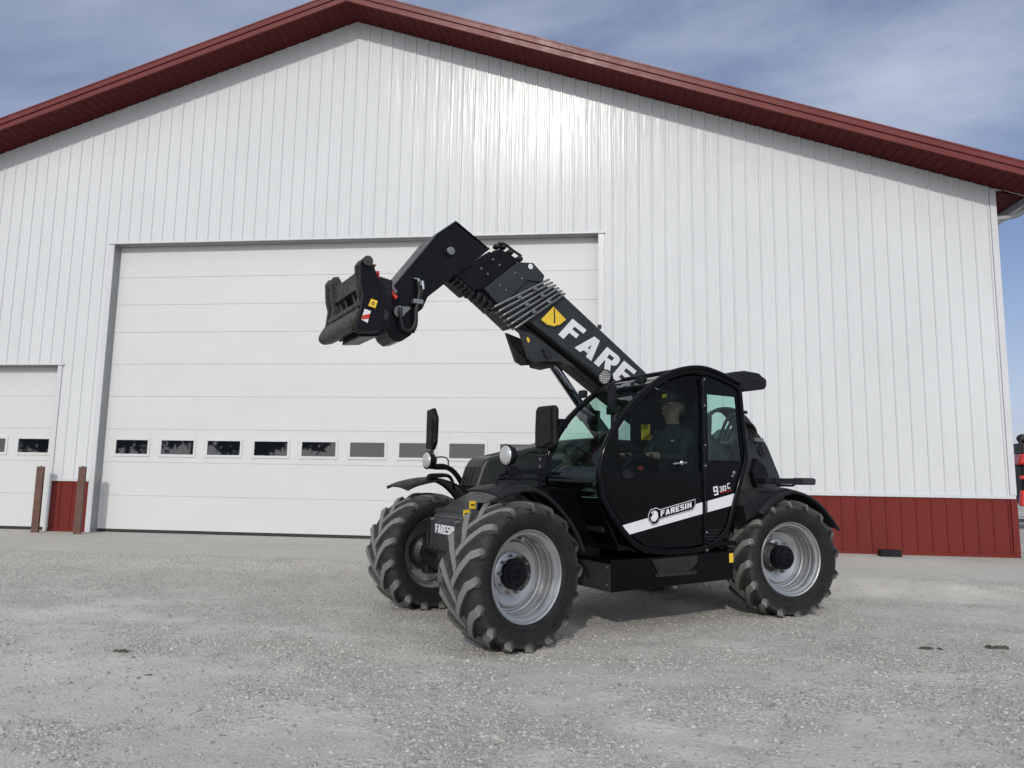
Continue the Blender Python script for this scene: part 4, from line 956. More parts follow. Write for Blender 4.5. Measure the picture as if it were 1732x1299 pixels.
place_text('FARESIN', tb[0], ang, hh, wdt/w0, .75, .12, Y1-.0136, 'door_lettering', 'white', stripe)
m = MB(); hb = [(0.143, 0.985), (0.111, 0.970), (0.105, 0.926), (0.138, 0.893), (0.170, 0.894), (0.189, 0.923), (0.170, 0.942)]; m.prism(hb, Y1-.0136, Y1-.0126); m.prism([(0.182, 0.966), (0.156, 0.986), (0.157, 0.969), (0.176, 0.957)], Y1-.0136, Y1-.0126); m.out('badge_emblem', 'white', stripe)
nb = [(-0.548, 1.104), (-0.636, 1.122)]
ang = math.radians(10)
place_text('9', nb[0], ang, .078, 1.0, .5, .05, Y1-.0175, 'model_number', 'white', quarter)
place_text('30', (nb[0][0]-.072, nb[0][1]+.034), ang, .045, 1.15, .6, .05, Y1-.0175, 'model_number', 'white', quarter)
place_text('C', (nb[0][0]-.170, nb[0][1]+.060), ang, .050, .95, .5, .05, Y1-.0175, 'model_number', 'white', quarter)
m = MB()
for k in range(5): m.prism([(nb[0][0]-.078-.030*k, nb[0][1]+.022+.0053*k), (nb[0][0]-.098-.030*k, nb[0][1]+.0255+.0053*k), (nb[0][0]-.098-.030*k, nb[0][1]+.034+.0053*k), (nb[0][0]-.078-.030*k, nb[0][1]+.0305+.0053*k)], Y1-.0175, Y1-.0165)
m.out('model_underline', 'red', quarter)
# louvres low in the rear panel
m = MB()
for k in range(6): m.box(-.60, -.455, Y1-.018, Y1-.009, .665+.027*k, .676+.027*k)
m.out('louvre', 'black_plastic', quarter, bevel=.003)
# windscreen, roof and rear wall: sheets that follow the side outline across the cab
front_arc = [OL[i] for i in (0, 1, 2, 3, 4, 5, 6)]
wsP = smooth_path([(x-.03, z-.008) for x, z in front_arc], k=4)
m = MB(); m.sheet([(x, z) for x, z in smooth_path([(x-.03, z-.008) for x, z in [OL[i] for i in range(8)]], k=4)], Y0+.05, Y1-.055); m.out('windscreen', 'glass', cab, smooth=True)
m = MB(); m.sheet(smooth_path([(x-.01, z-.014) for x, z in OL[7:10]], k=4), Y0+.05, Y1-.055); m.out('roof_glass', 'glass', cab, smooth=True)
m = MB(); m.strip(smooth_path([(x, z-.012) for x, z in OL[9:14]], k=4), Y0+.05, Y1-.055, .02); m.out('roof_panel', 'black_gloss', cab, smooth=True)
p6 = OL[7]
m = MB(); m.tube([(p6[0]-.01, Y0+.02, p6[1]-.005), (p6[0]-.01, Y1-.03, p6[1]-.005)], .022, 10)
p7, p8 = OL[8], OL[9]
m.tube([(p8[0], Y0+.02, p8[1]-.01), (p8[0], Y1-.03, p8[1]-.01)], .022, 10); m.out('roof_bar', 'black_satin', cab, smooth=True)
m = MB()
for yy in (.36, .60, .80): m.tube(smooth_path([(x, yy, z-.05) for x, z in OL[7:10]], k=3), .013, 8)
m.out('roof_guard', 'grey_paint', cab, smooth=True)
rearA = [OL[i] for i in (13, 14, 15, 16, 17)]
MB().strip([(x+.03, z) for x, z in rearA], Y0+.05, .47, .015).out('rear_pillar', 'black_plastic', cab)
m = MB(); m.sheet([(x+.02, z) for x, z in rearA], .47, Y1-.055); m.out('rear_glass', 'glass', cab, smooth=True)
m = MB(); m.strip([(x+.012, z) for x, z in [OL[17], OL[18], OL[19], OL[20]]], Y0+.05, Y1-.055, .02)
m.box(-.97, -.94, Y0+.05, Y1-.055, 1.34, 1.42); m.out('rear_panel', 'black_gloss', cab)
# front lower panel, floor, bulkhead on the right
m = MB(); m.strip([(OL[0][0], OL[0][1]+.0), (OL[0][0]-.03, 1.02), (.62, .90), (.50, .70), (.30, .64)], Y0+.05, Y1-.055, .02); m.box(-.86, .50, Y0+.05, Y1-.06, .66, .70); m.out('front_panel', 'black_gloss', cab, bevel=.004)
lowF = clip(IN2, 0, 1, 1.22); m = MB(); m.prism(lowF, Y0+.018, Y0+.035); m.out('right_lower_panel', 'black_gloss', cab)
upF = clip(IN2, 0, -1, -1.223)
m = MB(); m.pane(upF, Y0+.025); m.out('right_glass', 'glass', cab)
m = MB(); m.prism(clip(upF, 1, 0, -.28), Y0+.019, Y0+.040); m.out('right_pillar', 'black_plastic', cab)
# wiper, work lights, antenna
m = MB(); m.box(.27, .33, .57, .63, 1.83, 2.06); m.box(.26, .34, .56, .64, 1.80, 1.87); m.box(.29, .35, .58, .62, 2.03, 2.08); m.out('wiper', 'black_plastic', cab, bevel=.008)
MB().box(-.02, .05, .62, .70, 2.05, 2.15).out('roof_lug', 'black_plastic', cab, bevel=.012); MB().box(.25, .31, .09, .17, 1.99, 2.06).out('roof_lug', 'black_plastic', cab, bevel=.012)
def worklamp(x, y, z, yaw, r=.06):
    h = bpy.data.objects.new('work_lamp', None); COL.objects.link(h); h.parent = cab; h.location = (x, y, z); h.rotation_euler = (0, 0, yaw)
    m = MB(); m.lathe([(.001, -.06), (r*.8, -.05), (r, -.01), (r*1.03, .01), (r*.93, .012), (r*.9, .0)], 28, axis='x'); m.cyl((-.02, 0, -r), (-.02, 0, -r-.06), .012, 8); m.out('lamp_housing', 'black_plastic', h, smooth=True)
    m = MB(); m.lathe([(r*.92, .003), (.001, .004)], 28, axis='x')
    lz = m.out('lamp_lens', 'zinc', h)
    m = MB()
    for i in range(-3, 4):
        for j in range(-3, 4):
            if i*i+j*j < 11: m.ball((.008, i*r*.25, j*r*.25), r*.095, n=5)
    m.out('led', 'lens', h, smooth=True)
worklamp(.30, .50, 2.145, .35, .068)
m = MB(); m.cyl((-.62, .80, 2.17), (-.72, .80, 2.27), .004, 6); m.out('antenna', 'black_satin', cab)
# air unit behind the roof
m = MB(); m.prism([(-0.848, 2.224), (-0.935, 2.257), (-1.086, 2.281), (-1.281, 2.272), (-1.313, 2.246), (-1.379, 2.220), (-1.376, 2.153), (-1.350, 2.119), (-1.047, 2.077), (-0.986, 2.140)], .45, .88); ab = m.out('air_unit', 'black_plastic', cab, bevel=.022, seg=3)
m = MB(); m.prism([(-1.084, 2.204), (-1.312, 2.200), (-1.311, 2.182), (-1.083, 2.185)], .50, .886); m.out('air_unit_rib', 'black_plastic', ab, bevel=.004)
m = MB(); m.tube([(-.90, .93, 1.868), (-1.0, .93, 1.873), (-1.02, .93, 1.873)], .016, 8); m.out('rear_handle', 'black_plastic', cab, smooth=True)
# pillar sensor plates
m = MB(); m.prism([(0.520, 1.765), (0.439, 1.799), (0.389, 1.826), (0.452, 1.715), (0.526, 1.711)], .90, .93); m.out('pillar_plate', 'dark_metal', cab)
# interior
m = MB(); m.prism([(-.22, 1.16), (-.62, 1.10), (-.66, 1.0), (-.20, 1.02)], .33, .79); m.prism([(-.56, 1.14), (-.66, 1.85), (-.76, 1.85), (-.70, 1.08)], .35, .77); m.box(-.62, -.25, .40, .72, .70, 1.0)
seat = m.out('seat', 'seat', cab, bevel=.03, seg=3)
m = MB(); m.prism([(-.62, 1.83), (-.66, 2.02), (-.73, 2.02), (-.71, 1.83)], .45, .67); m.out('headrest', 'seat', seat, bevel=.03)
m = MB(); m.prism([(.28, .70), (.40, 1.18), (.26, 1.30), (.16, 1.24), (.12, .70)], .42, .70); m.box(-.45, .15, .16, .32, .70, 1.22); m.prism([(.35, 1.16), (.55, 1.10), (.60, .8), (.4, .8)], .30, .85); m.out('dashboard', 'black_plastic', cab, bevel=.02)
m = MB(); m.cyl((.20, .56, 1.26), (.05, .56, 1.42), .022, 10)
ring = []
ax = Vector((.15, 0, -.16)).normalized(); uu = Vector((0, 1, 0)); vv = ax.cross(uu)
c0 = Vector((.03, .56, 1.43))
m.tube([tuple(c0+(uu*math.cos(a)+vv*math.sin(a))*.18) for a in [2*math.pi*i/28 for i in range(29)]], .013, 8)
for a in (0, 2.1, 4.2): m.tube([tuple(c0+ax*.02), tuple(c0+(uu*math.cos(a)+vv*math.sin(a))*.18)], .010, 6)
m.out('steering_wheel', 'black_plastic', cab, smooth=True)
m = MB(); m.prism([(-0.371, 1.765), (-0.454, 1.769), (-0.453, 1.670), (-0.536, 1.656), (-0.512, 1.615), (-0.377, 1.616)], .19, .23); m.out('yellow_tag', 'yellow', cab)
m = MB(); m.ball((.08, .72, 1.33), .022, (1.5, 1, 1)); m.out('lever_knob', 'red', cab, smooth=True)

# ---- lift cylinder
m = MB(); m.cyl((.56, -.18, 2.49), (.0, -.18, 1.855), .046, 20); m.out('lift_rod', 'chrome', T, smooth=True)
m = MB(); m.cyl((.04, -.18, 1.90), (-.90, -.18, .90), .078, 24); m.cyl((.06, -.18, 1.92), (.0, -.18, 1.856), .090, 24); m.box(-.06, .04, -.13, -.05, 1.80, 1.90); m.tube([(.02, -.09, 1.93), (-.4, -.09, 1.50), (-.85, -.09, 1.02)], .012, 8); m.out('lift_cylinder', 'dark_metal', T, smooth=True)

# ---- boom
bp = [(-1.735, 1.609), (0.394, 2.992), (0.525, 3.066), (0.765, 2.985), (1.030, 2.735), (0.966, 2.654), (0.780, 2.676), (-0.014, 2.220), (-0.521, 1.904), (-1.077, 1.532), (-1.936, 1.040), (-2.324, 1.323)]
m = MB(); m.prism(bp, YR+.045, YB); boom = m.out('boom', 'grey_paint', T, bevel=.022, seg=3)
m = MB(); m.prism([(0.920, 2.707), (0.816, 2.691), (0.014, 2.221), (-1.151, 1.504), (-1.151, 1.479), (0.014, 2.161), (0.789, 2.632)], YR+.07, YB-.09); m.out('boom_underside', 'dark_metal', boom, bevel=.01)
m = MB(); m.prism([(0.826, 2.704), (0.761, 2.712), (-0.014, 2.273), (-0.369, 2.051), (-0.369, 2.027), (-0.014, 2.249), (0.780, 2.682)], YB+.0, YB+.006); m.out('boom_weld_line', 'grey_paint', boom, bevel=.002)
lug = [(0.890, 2.613), (0.776, 2.345), (0.704, 2.312), (0.592, 2.328), (0.423, 2.338), (0.388, 2.318), (0.313, 2.319), (0.222, 2.304), (0.734, 2.575)]
m = MB(); m.prism(lug, YR+.02, YR+.06); m.prism(lug, YB-.06, YB-.02); bl = m.out('cylinder_lug', 'grey_paint', boom, bevel=.006)
m = MB(); m.prism([(0.652, 2.357), (0.464, 2.363), (0.409, 2.322), (0.517, 2.278), (0.631, 2.290)], YR+.07, YB-.07); m.out('lug_cover', 'weather', bl, bevel=.01)
lp = [(0.579, 2.406)][0]
m = MB(); m.cyl((lp[0], YR-.02, lp[1]), (lp[0], YB+.006, lp[1]), .042, 24); m.cyl((lp[0]+.05, YB-.02, lp[1]+.03), (lp[0]+.05, YB+.012, lp[1]+.03), .014, 10); m.out('lug_pin', 'dark_metal', bl, smooth=True)
m = MB(); m.prism([(0.811, 2.529), (0.792, 2.543), (0.771, 2.505), (0.791, 2.486)], YB-.018, YB-.016); m.out('lug_sticker', 'yellow', bl)
# FARESIN down the boom
tl = [(0.466, 2.599), (-0.385, 2.124)]
ang_b = math.atan2(-(tl[0][1]-tl[1][1]), (tl[0][0]-tl[1][0]))
place_text('FARESIN', tl[0], ang_b, .235, 1.27, .55, .20, YB+.0005, 'boom_lettering', 'white', boom)
# angle indicator
sec = [(0.530, 2.862), (0.669, 2.718), (0.602, 2.680), (0.528, 2.672), (0.453, 2.698), (0.385, 2.753)]
m = MB(); m.prism([(x+.006, z-.008) for x, z in inset(sec, -.008)], YB+.0005, YB+.010); m.out('angle_indicator_back', 'weather', boom)
m = MB(); m.prism(sec, YB+.0105, YB+.0135); ai = m.out('angle_indicator', 'yellow', boom)
m = MB(); cc = [(0.523, 2.846), (0.518, 2.702)]
m.prism([(cc[0][0]-.006, cc[0][1]), (cc[0][0]+.006, cc[0][1]), (cc[1][0]+.008, cc[1][1]), (cc[1][0]-.008, cc[1][1])], YB+.014, YB+.016); m.out('indicator_needle', 'weather', ai)
m = MB(); m.cyl(((bp[1][0]+bp[0][0])/2+.62, YB-.03, (bp[1][1]+bp[0][1])/2+.42), ((bp[1][0]+bp[0][0])/2+.62, YB-.03, (bp[1][1]+bp[0][1])/2+.46), .02, 8); m.out('grease_cap', 'dark_metal', boom)
# steel pipes wrapped round the end of the boom
pA = [(1.131, 2.799), (0.620, 3.099)]; pB = [(0.914, 2.632), (0.435, 2.986)]
for k in range(6):
    u = k/5; a = [pA[0][i]*(1-u)+pB[0][i]*u for i in (0, 1)]; b = [pA[1][i]*(1-u)+pB[1][i]*u for i in (0, 1)]
    dx, dz = b[0]-a[0], b[1]-a[1]; L_ = math.hypot(dx, dz); dx /= L_; dz /= L_; r = .030
    yo = YB+.032
    path = [(a[0]+dx*.02, YB-.13, a[1]-dz*.02), (a[0]-dx*.03, YB-.06, a[1]-dz*.04), (a[0]-dx*.035, YB+.005, a[1]-dz*.04), (a[0]+dx*.02, yo, a[1]+dz*.02), (b[0]-dx*.03, yo, b[1]-dz*.03), (b[0]+dx*.02, yo-.006, b[1]+dz*.02), (b[0]+dx*.045, yo-.045, b[1]+dz*.045), (b[0]+dx*.03, YB-.08, b[1]+dz*.03), (b[0]+dx*.0, YB-.15, b[1]+dz*.0)]
    m = MB(); m.tube(smooth_path(path, k=4), .0108, 9); m.out('steel_pipe', 'zinc', boom, smooth=True)
for u0 in (.36, .70):
    for k in range(0, 6, 2):
        u = (k+.5)/5; u = min(u, 1)
        p = [(pA[0][i]*(1-u)+pB[0][i]*u)*(1-u0)+(pA[1][i]*(1-u)+pB[1][i]*u)*u0 for i in (0, 1)]
        m = MB(); m.box(p[0]-.02, p[0]+.02, YB+.0, YB+.052, p[1]-.016, p[1]+.016); m.out('pipe_clamp', 'zinc', boom, bevel=.004)
# grey collar
gc = [(1.281, 2.930), (0.931, 3.237), (0.762, 3.256), (0.634, 3.152), (0.653, 3.080), (0.818, 3.078), (0.901, 2.992), (1.099, 2.779)]
m = MB(); m.prism(gc, YR-.02, YB+.012); col_ = m.out('boom_collar', 'grey_paint', boom, bevel=.006)
m = MB(); m.prism([(0.818, 3.084), (0.653, 3.080), (0.442, 2.995), (0.895, 2.632), (1.099, 2.779)], YR+.0, YB-.004); m.out('boom_nose', 'grey_paint', boom, bevel=.006)
hb_ = [(0.794, 3.214)][0]
m = MB(); m.cyl((hb_[0], YB+.010, hb_[1]), (hb_[0], YB+.0145, hb_[1]), .026, 18); m.out('hole_light_disc', 'white', col_)  # white disc paints the daylight showing through a hole in the collar
def bolts(pts, y, par, r=.010):
    m = MB()
    for x, z in pts: m.cyl((x, y, z), (x, y+.008, z), r, 8); 
    return m.out('plate_bolt', 'zinc', par)
bolts([(0.962, 3.126), (0.890, 3.082), (1.126, 2.984), (1.057, 2.948)], YB+.012, col_)
# black inner section
ic = [(1.562, 3.019), (1.179, 3.308), (1.105, 3.332), (0.906, 3.258), (0.944, 3.229), (1.287, 2.930), (1.376, 2.895)]
m = MB(); m.prism(ic, YR-.0, YB+.004); inn = m.out('boom_inner_collar', 'black_satin', T, bevel=.006)
bolts([(1.196, 3.217), (1.126, 3.176), (1.315, 3.112), (1.248, 3.073)], YB+.004, inn)
m = MB(); m.prism([(1.540, 3.024), (1.217, 3.298), (0.899, 3.228), (0.766, 3.054), (1.144, 2.786), (1.330, 2.915)], YR+.03, YB-.03); m.out('boom_inner_section', 'black_satin', T)
# toothed wear pads under the two collars
for (a, b, par, cnt) in (([(1.557, 3.011)][0], [(1.383, 2.901)][0], inn, 4), ([(1.407, 2.903)][0], [(1.106, 2.758)][0], col_, 5)):
    for k in range(cnt):
        u = (k+.5)/cnt; x = a[0]*(1-u)+b[0]*u; z = a[1]*(1-u)+b[1]*u
        m = MB(); m.box(x-.022, x+.022, YB-.17, YB-.01, z-.030, z+.04, 0); m.out('wear_pad', 'black_plastic', par, bevel=.012)
# hose guides on top of the collar
for q in ((846, 421), (858, 428), (868, 436)):
    pass
tp = [(1.113, 3.366), (1.050, 3.372), (0.972, 3.333), (0.867, 3.287)]
m = MB()
for i, (x, z) in enumerate(tp): m.ball((x, YB-.08, z+.01), .035, (1, 1.4, .8))
m.tube(smooth_path([(x, YB-.04, z+.03) for x, z in tp]), .014, 8); m.out('top_fitting', 'dark_metal', inn, smooth=True)
# gooseneck
gn = [(1.592, 3.498), (1.241, 3.305), (1.569, 3.009), (1.823, 2.780), (1.869, 2.669), (1.928, 2.615), (1.939, 2.474), (1.970, 2.424), (2.042, 2.370), (2.105, 2.356), (2.154, 2.388), (2.192, 2.445), (2.234, 2.565), (2.203, 2.711), (2.147, 2.821), (1.763, 3.354)]
m = MB(); m.prism(gn, YR, YB); goose = m.out('boom_head', 'black_satin', T, bevel=.008)
fp = [(1.583, 3.511), (1.764, 3.359), (2.150, 2.829)]
def plate(a, b, th, y0, y1):
    dx, dz = b[0]-a[0], b[1]-a[1]; L_ = math.hypot(dx, dz); nx, nz = -dz/L_*th, dx/L_*th
    return MB().prism([a, b, (b[0]+nx, b[1]+nz), (a[0]+nx, a[1]+nz)], y0, y1)
m = plate(fp[0], fp[1], -.012, YR-.022, YB+.012); m2 = plate(fp[1], fp[2], -.012, YR-.022, YB+.012); m.add(m2.v, m2.f); m.out('head_front_plate', 'plate_sunlit', goose, bevel=.003)
fl = [(1.235, 3.307), (1.573, 3.001)]
m = plate(fl[0], fl[1], .022, YR-.03, YB+.02); m.out('head_flange', 'black_satin', goose, bevel=.003)
e1 = [(1.572, 3.510), (1.229, 3.313)]
m = plate(e1[0], e1[1], .008, YR-.012, YB+.004); m.out('head_top_plate', 'black_satin', goose, bevel=.003)
pp = [(1.624, 3.222)][0]
m = MB(); m.cyl((pp[0], YB, pp[1]), (pp[0], YB+.022, pp[1]), .037, 28); m.out('head_pin', 'zinc', goose, smooth=True, bevel=.003)
m = MB(); m.lathe([(.045, 0), (.058, .002), (.058, .010), (.045, .012)], 28, (pp[0]+.012, YB, pp[1]+.005)); m.out('pin_collar', 'black_satin', goose, smooth=True)
pl = [(2.089, 2.609), (2.015, 2.644)]
m = MB(); m.cyl((pl[0][0], YR-.03, pl[0][1]), (pl[0][0], YB+.03, pl[0][1]), .050, 26); m.out('tilt_pin', 'zinc', goose, smooth=True)
m = MB(); m.prism([(pl[0][0], pl[0][1]+.045), (pl[1][0]-.02, pl[1][1]+.018), (pl[1][0]-.02, pl[1][1]-.0), (pl[0][0]-.02, pl[0][1]-.045)], YB+.02, YB+.032); m.out('pin_lock', 'zinc', goose, bevel=.003)
hz_ = [(1.938, 2.890), (1.923, 2.794), (1.937, 2.704), (1.950, 2.635), (1.952, 2.532), (1.977, 2.473), (2.024, 2.447), (2.068, 2.483), (2.087, 2.566), (2.090, 2.642)]
m = MB(); m.tube(smooth_path([(x, YB+.045, z) for x, z in hz_], k=4), .017, 9); m.out('head_hose', 'rubber_hose', goose, smooth=True)
h2_ = [(1.893, 2.876), (1.897, 2.813), (1.916, 2.727), (1.941, 2.662), (1.941, 2.518), (1.970, 2.443)]
m = MB(); m.tube(smooth_path([(x, YB+.03, z) for x, z in h2_], k=4), .017, 9); m.out('head_hose', 'rubber_hose', goose, smooth=True)
for q in ([(1.938, 2.906), (1.921, 2.882)], [(1.899, 2.891), (1.887, 2.856)]):
    m = MB(); m.cyl((q[0][0]+.02, YB+.01, q[0][1]+.012), (q[0][0], YB+.045, q[0][1]), .014, 10); m.cyl((q[0][0], YB+.045, q[0][1]+.006), (q[1][0], YB+.045, q[1][1]-.03), .015, 10); m.out('hose_fitting', 'steel', goose, smooth=True)
hc = [(1.937, 2.709)][0]
m = MB(); m.box(hc[0]-.045, hc[0]+.045, YB+.01, YB+.07, hc[1]-.02, hc[1]+.02); m.out('hose_bracket', 'zinc', goose, bevel=.005)
# quick coupler between head and carriage
m = MB(); m.prism([(2.267, 2.887), (2.204, 2.886), (2.150, 2.853), (2.094, 2.779), (2.103, 2.450), (2.192, 2.440), (2.340, 2.417), (2.295, 2.553)], YR+.01, YB-.01); coup = m.out('coupler', 'black_satin', T, bevel=.012)
m = MB(); m.prism([(2.28, 2.40), (2.20, 2.44), (2.20, 2.84), (2.33, 2.86), (2.40, 2.72), (2.42, 2.42)], -.46, .12); m.out('coupler_frame', 'black_plastic', T, bevel=.015)
q = [(2.193, 2.795), (2.139, 2.757)]
m = MB(); m.tube([(q[0][0], .02, q[0][1]+.03), (q[1][0], .03, q[1][1])], .024, 10); m.tube([(q[0][0]+.05, .0, q[0][1]+.02), (q[1][0]+.04, .02, q[1][1]-.01)], .018, 10); m.out('coupler_fitting', 'zinc', coup, smooth=True)
m = MB(); m.tube([(q[0][0]+.0, .04, q[0][1]-.035), (q[1][0]-.0, .05, q[1][1]-.05)], .022, 10); m.out('fitting_cap', 'red', coup, smooth=True)
pn = [(2.276, 2.536)][0]
m = MB(); m.cyl((pn[0], .12, pn[1]), (pn[0], .14, pn[1]), .045, 22); m.out('lock_pin', 'worn_steel', coup, smooth=True)
# ---- fork carriage on the coupler: lifted off the machine on its own
carr = thing('fork_carriage', 'worn black steel fork carriage with warning stickers on the raised boom end', 'fork carriage', ORG, A+math.pi)
EP = [(2.474, 2.935), (2.52, 2.925), (2.548, 2.88), (2.536, 2.717), (2.513, 2.635), (2.527, 2.507), (2.551, 2.425), (2.56, 2.36), (2.491, 2.33), (2.36, 2.36), (2.33, 2.50), (2.361, 2.60), (2.385, 2.768), (2.443, 2.888)]
for y0 in (.295, .17, -.53, -.68):
    dz = -.045*(y0-.30); EQ = [(x, max(z+dz, 2.335+dz*2.2)) for x, z in EP]
    m = MB(); m.prism(EQ, y0, y0+.025); o = m.out('side_plate', 'worn_steel' if y0 < .29 else 'black_satin', carr, bevel=.005)
    m = MB(); m.cyl((2.49, y0-.02, 2.90), (2.49, y0+.05, 2.90), .040, 18); m.out('top_roller', 'worn_steel', carr, smooth=True)
m = MB(); m.prism([(2.455, 2.73), (2.50, 2.72), (2.512, 2.86), (2.475, 2.875)], -.66, .28); m.out('top_bar', 'worn_steel', carr, bevel=.008)
m = MB(); m.cyl((2.49, -.70, 2.90), (2.49, .32, 2.90), .018, 14) if False else m.cyl((2.49, -.70, 2.90), (2.49, -.50, 2.90), .020, 14); m.cyl((2.49, .16, 2.90), (2.49, .33, 2.90), .020, 14); m.out('hook_shaft', 'worn_steel', carr, smooth=True)
m = MB(); m.prism([(2.49, 2.545), (2.54, 2.53), (2.585, 2.44), (2.575, 2.395), (2.53, 2.375), (2.44, 2.40), (2.42, 2.50)], -.69, .27); m.out('bottom_bar', 'worn_steel', carr, bevel=.02, seg=3)
m = MB(); m.cyl((2.50, -.60, 2.575), (2.50, .28, 2.575), .028, 18); m.out('lower_tube', 'worn_steel', carr, smooth=True)
for yy in (-.56, -.44, -.30, -.08, .08):
    m = MB(); pts = smooth_path([(2.485, yy, 2.75), (2.455, yy, 2.68), (2.45, yy, 2.63), (2.47, yy, 2.58), (2.49, yy, 2.54)], k=3); m.tube(pts, .012, 8); m.out('curved_rib', 'worn_steel', carr, smooth=True)
m = MB(); m.box(2.38, 2.40, -.66, .28, 2.42, 2.80); m.out('back_plate', 'weather', carr)
m = MB(); m.prism([(2.45, 2.34), (2.30, 2.36), (2.24, 2.40), (2.30, 2.44), (2.44, 2.44)], -.40, .10); m.out('lower_gusset', 'black_satin', carr, bevel=.01)
sk_ = [(2.447, 2.606), (2.394, 2.594), (2.411, 2.535), (2.469, 2.547)]
m = MB(); m.prism(sk_, .3205, .3235); ys = m.out('yellow_sticker', 'yellow', carr); c_x = sum(p[0] for p in sk_)/4; c_z = sum(p[1] for p in sk_)/4
m = MB(); m.lathe([(.010, 0), (.010, .001), (.014, .001), (.014, 0)], 12, (c_x, .3236, c_z)); m.box(c_x-.003, c_x+.003, .3236, .3246, c_z-.01, c_z+.01); m.out('sticker_mark', 'weather', ys)
rs = [(2.496, 2.519), (2.445, 2.507), (2.468, 2.411), (2.520, 2.432)]
m = MB(); m.prism(rs, .3205, .3225); ws = m.out('hazard_sticker', 'white', carr)
def lerp(a, b, t_): return (a[0]*(1-t_)+b[0]*t_, a[1]*(1-t_)+b[1]*t_)
m = MB(); m.prism([lerp(rs[0], rs[3], .62), lerp(rs[1], rs[2], .22), lerp(rs[1], rs[2], .66), lerp(rs[0], rs[3], 1.0)], .3227, .3237); m.out('hazard_stripe', 'red', ws)
m = MB(); m.cyl((2.40, .30, 2.83), (2.40, .325, 2.81), .012, 8); m.box(2.385, 2.40, .27, .31, 2.78, 2.84); m.out('latch', 'red', carr)
m = MB(); m.box(2.42, 2.50, .26, .322, 2.868, 2.885); m.out('rust_strip', simple('rust', (.16, .07, .03), .8), carr)

# ------------------------------------------------------------------ driver
drv = thing('person', 'driver in dark jacket and cap sitting in the cab with hands on the wheel', 'person', ORG, A+math.pi)
me = bpy.data.meshes.new('body'); 
nodes = {'pel': ((-.46, .56, 1.22), .150), 'belly': ((-.46, .56, 1.36), .155), 'chest': ((-.46, .56, 1.56), .165), 'neckb': ((-.45, .56, 1.70), .085), 'neck': ((-.445, .56, 1.77), .058), 'jaw': ((-.415, .56, 1.845), .082), 'head': ((-.44, .56, 1.925), .118), 'crown': ((-.455, .56, 1.99), .085)}
edges = [('pel', 'belly'), ('belly', 'chest'), ('chest', 'neckb'), ('neckb', 'neck'), ('neck', 'jaw'), ('jaw', 'head'), ('head', 'crown')]
for s, n_ in ((1, 'l'), (-1, 'r')):
    nodes.update({'sh'+n_: ((-.45, .56+s*.185, 1.64), .075), 'el'+n_: ((-.30, .56+s*.255, 1.42), .055), 'wr'+n_: ((-.09, .56+s*.19, 1.44), .036), 'pm'+n_: ((-.035, .56+s*.18, 1.45), .036),
                  'hp'+n_: ((-.44, .56+s*.10, 1.20), .105), 'kn'+n_: ((-.02, .56+s*.15, 1.24), .075), 'an'+n_: ((.12, .56+s*.14, .84), .05), 'to'+n_: ((.27, .56+s*.14, .78), .04)})
    edges += [('chest', 'sh'+n_), ('sh'+n_, 'el'+n_), ('el'+n_, 'wr'+n_), ('wr'+n_, 'pm'+n_), ('pel', 'hp'+n_), ('hp'+n_, 'kn'+n_), ('kn'+n_, 'an'+n_), ('an'+n_, 'to'+n_)]
    for k in range(4):
        b = (-.012+.004*k, .56+s*(.18+.018*(k-1.5)), 1.462); L_ = (.030, .034, .032, .026)[k]
        nodes['f%d%s' % (k, n_)] = (b, .0095); nodes['g%d%s' % (k, n_)] = ((b[0]+L_, b[1], b[2]+.002), .009); nodes['h%d%s' % (k, n_)] = ((b[0]+L_+.008, b[1], b[2]-.026), .008)
        edges += [('pm'+n_, 'f%d%s' % (k, n_)), ('f%d%s' % (k, n_), 'g%d%s' % (k, n_)), ('g%d%s' % (k, n_), 'h%d%s' % (k, n_))]
    nodes['t0'+n_] = ((-.045, .56+s*.145, 1.465), .011); nodes['t1'+n_] = ((-.012, .56+s*.135, 1.462), .009); edges += [('pm'+n_, 't0'+n_), ('t0'+n_, 't1'+n_)]
keys = list(nodes); me.from_pydata([nodes[k][0] for k in keys], [(keys.index(a), keys.index(b)) for a, b in edges], [])
bo = bpy.data.objects.new('body', me); COL.objects.link(bo); bo.parent = drv
sk2 = bo.modifiers.new('skin', 'SKIN'); me.skin_vertices.new() if not me.skin_vertices else None
for i, k in enumerate(keys): me.skin_vertices[0].data[i].radius = (nodes[k][1], nodes[k][1])
me.skin_vertices[0].data[0].use_root = True
ss = bo.modifiers.new('sub', 'SUBSURF'); ss.levels = 2; ss.render_levels = 2
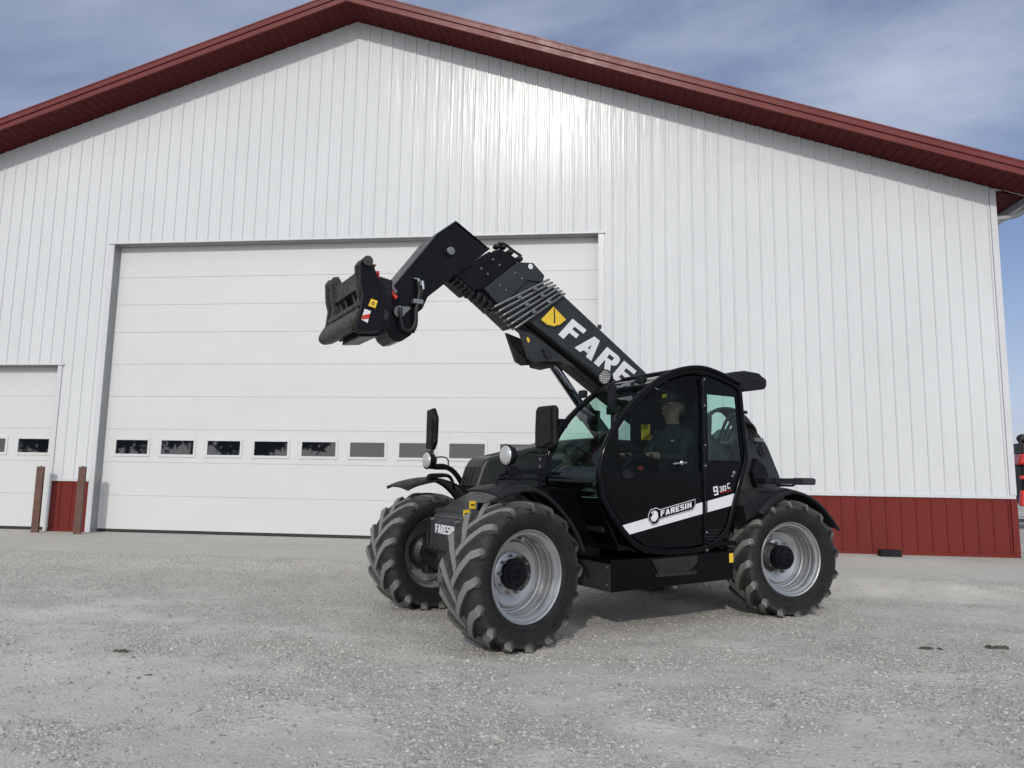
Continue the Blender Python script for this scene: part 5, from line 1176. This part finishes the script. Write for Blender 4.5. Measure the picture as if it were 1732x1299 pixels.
t = NT('driver_body'); tcc = t.n('ShaderNodeTexCoord'); sp_ = t.n('ShaderNodeSeparateXYZ'); t.l(tcc.outputs['Object'], sp_.inputs[0])
def mth(op, a, b):
    n = t.n('ShaderNodeMath', operation=op)
    for i, v_ in enumerate((a, b)):
        if isinstance(v_, (int, float)): n.inputs[i].default_value = v_
        else: t.l(v_, n.inputs[i])
    return n.outputs[0]
X_, Z_ = sp_.outputs[0], sp_.outputs[2]
skinm = mth('MAXIMUM', mth('GREATER_THAN', Z_, 1.755), mth('MULTIPLY', mth('GREATER_THAN', X_, -.085), mth('GREATER_THAN', Z_, 1.395)))
legs = mth('LESS_THAN', Z_, 1.30)
c = t.mix(legs, (.020, .030, .030), (.09, .12, .16)); c = t.mix(skinm, c, (.38, .22, .16)); t.bsdf(c, .7); me.materials.append(t.m)
m = MB(); m.lathe([(.106, .0), (.110, .04), (.105, .085), (.07, .115), (.001, .128)], 24, (-.455, .56, 1.955), 'z'); m.prism([(-.36, 1.965), (-.24, 1.945), (-.24, 1.955), (-.36, 1.985)], .49, .63); m.out('cap', 'cap', drv, smooth=True)
m = MB(); m.box(-.352, -.346, .53, .59, 1.995, 2.03); m.out('cap_badge', 'yellow', drv)
m = MB()
m.prism([(-.345, 1.93), (-.306, 1.886), (-.345, 1.876)], .548, .572)
m.out('nose', 'skin', drv, bevel=.006)
for s in (1, -1):
    m = MB(); m.ball((-.352, .56+s*.040, 1.925), .014, (.7, 1, .7), 8); m.out('eye', 'weather', drv, smooth=True)
    m = MB(); m.ball((-.46, .56+s*.100, 1.90), .028, (.7, .35, 1.1), 8); m.out('ear', 'skin', drv, smooth=True)
m = MB(); m.ball((-.358, .56, 1.852), .022, (.3, 1, .25), 8); m.out('mouth', simple('lips', (.28, .12, .10), .6), drv, smooth=True)
m = MB(); m.ball((-.492, .56, 1.915), .098, (.75, 1.0, 1.0), 12); m.out('hair', 'clod', drv, smooth=True)
m = MB(); m.prism([(-.38, 1.60), (-.43, 1.575), (-.425, 1.568), (-.385, 1.588)], .70, .726) if False else m.box(-.40, -.33, .655, .672, 1.585, 1.60); m.out('jacket_badge', 'white', drv)
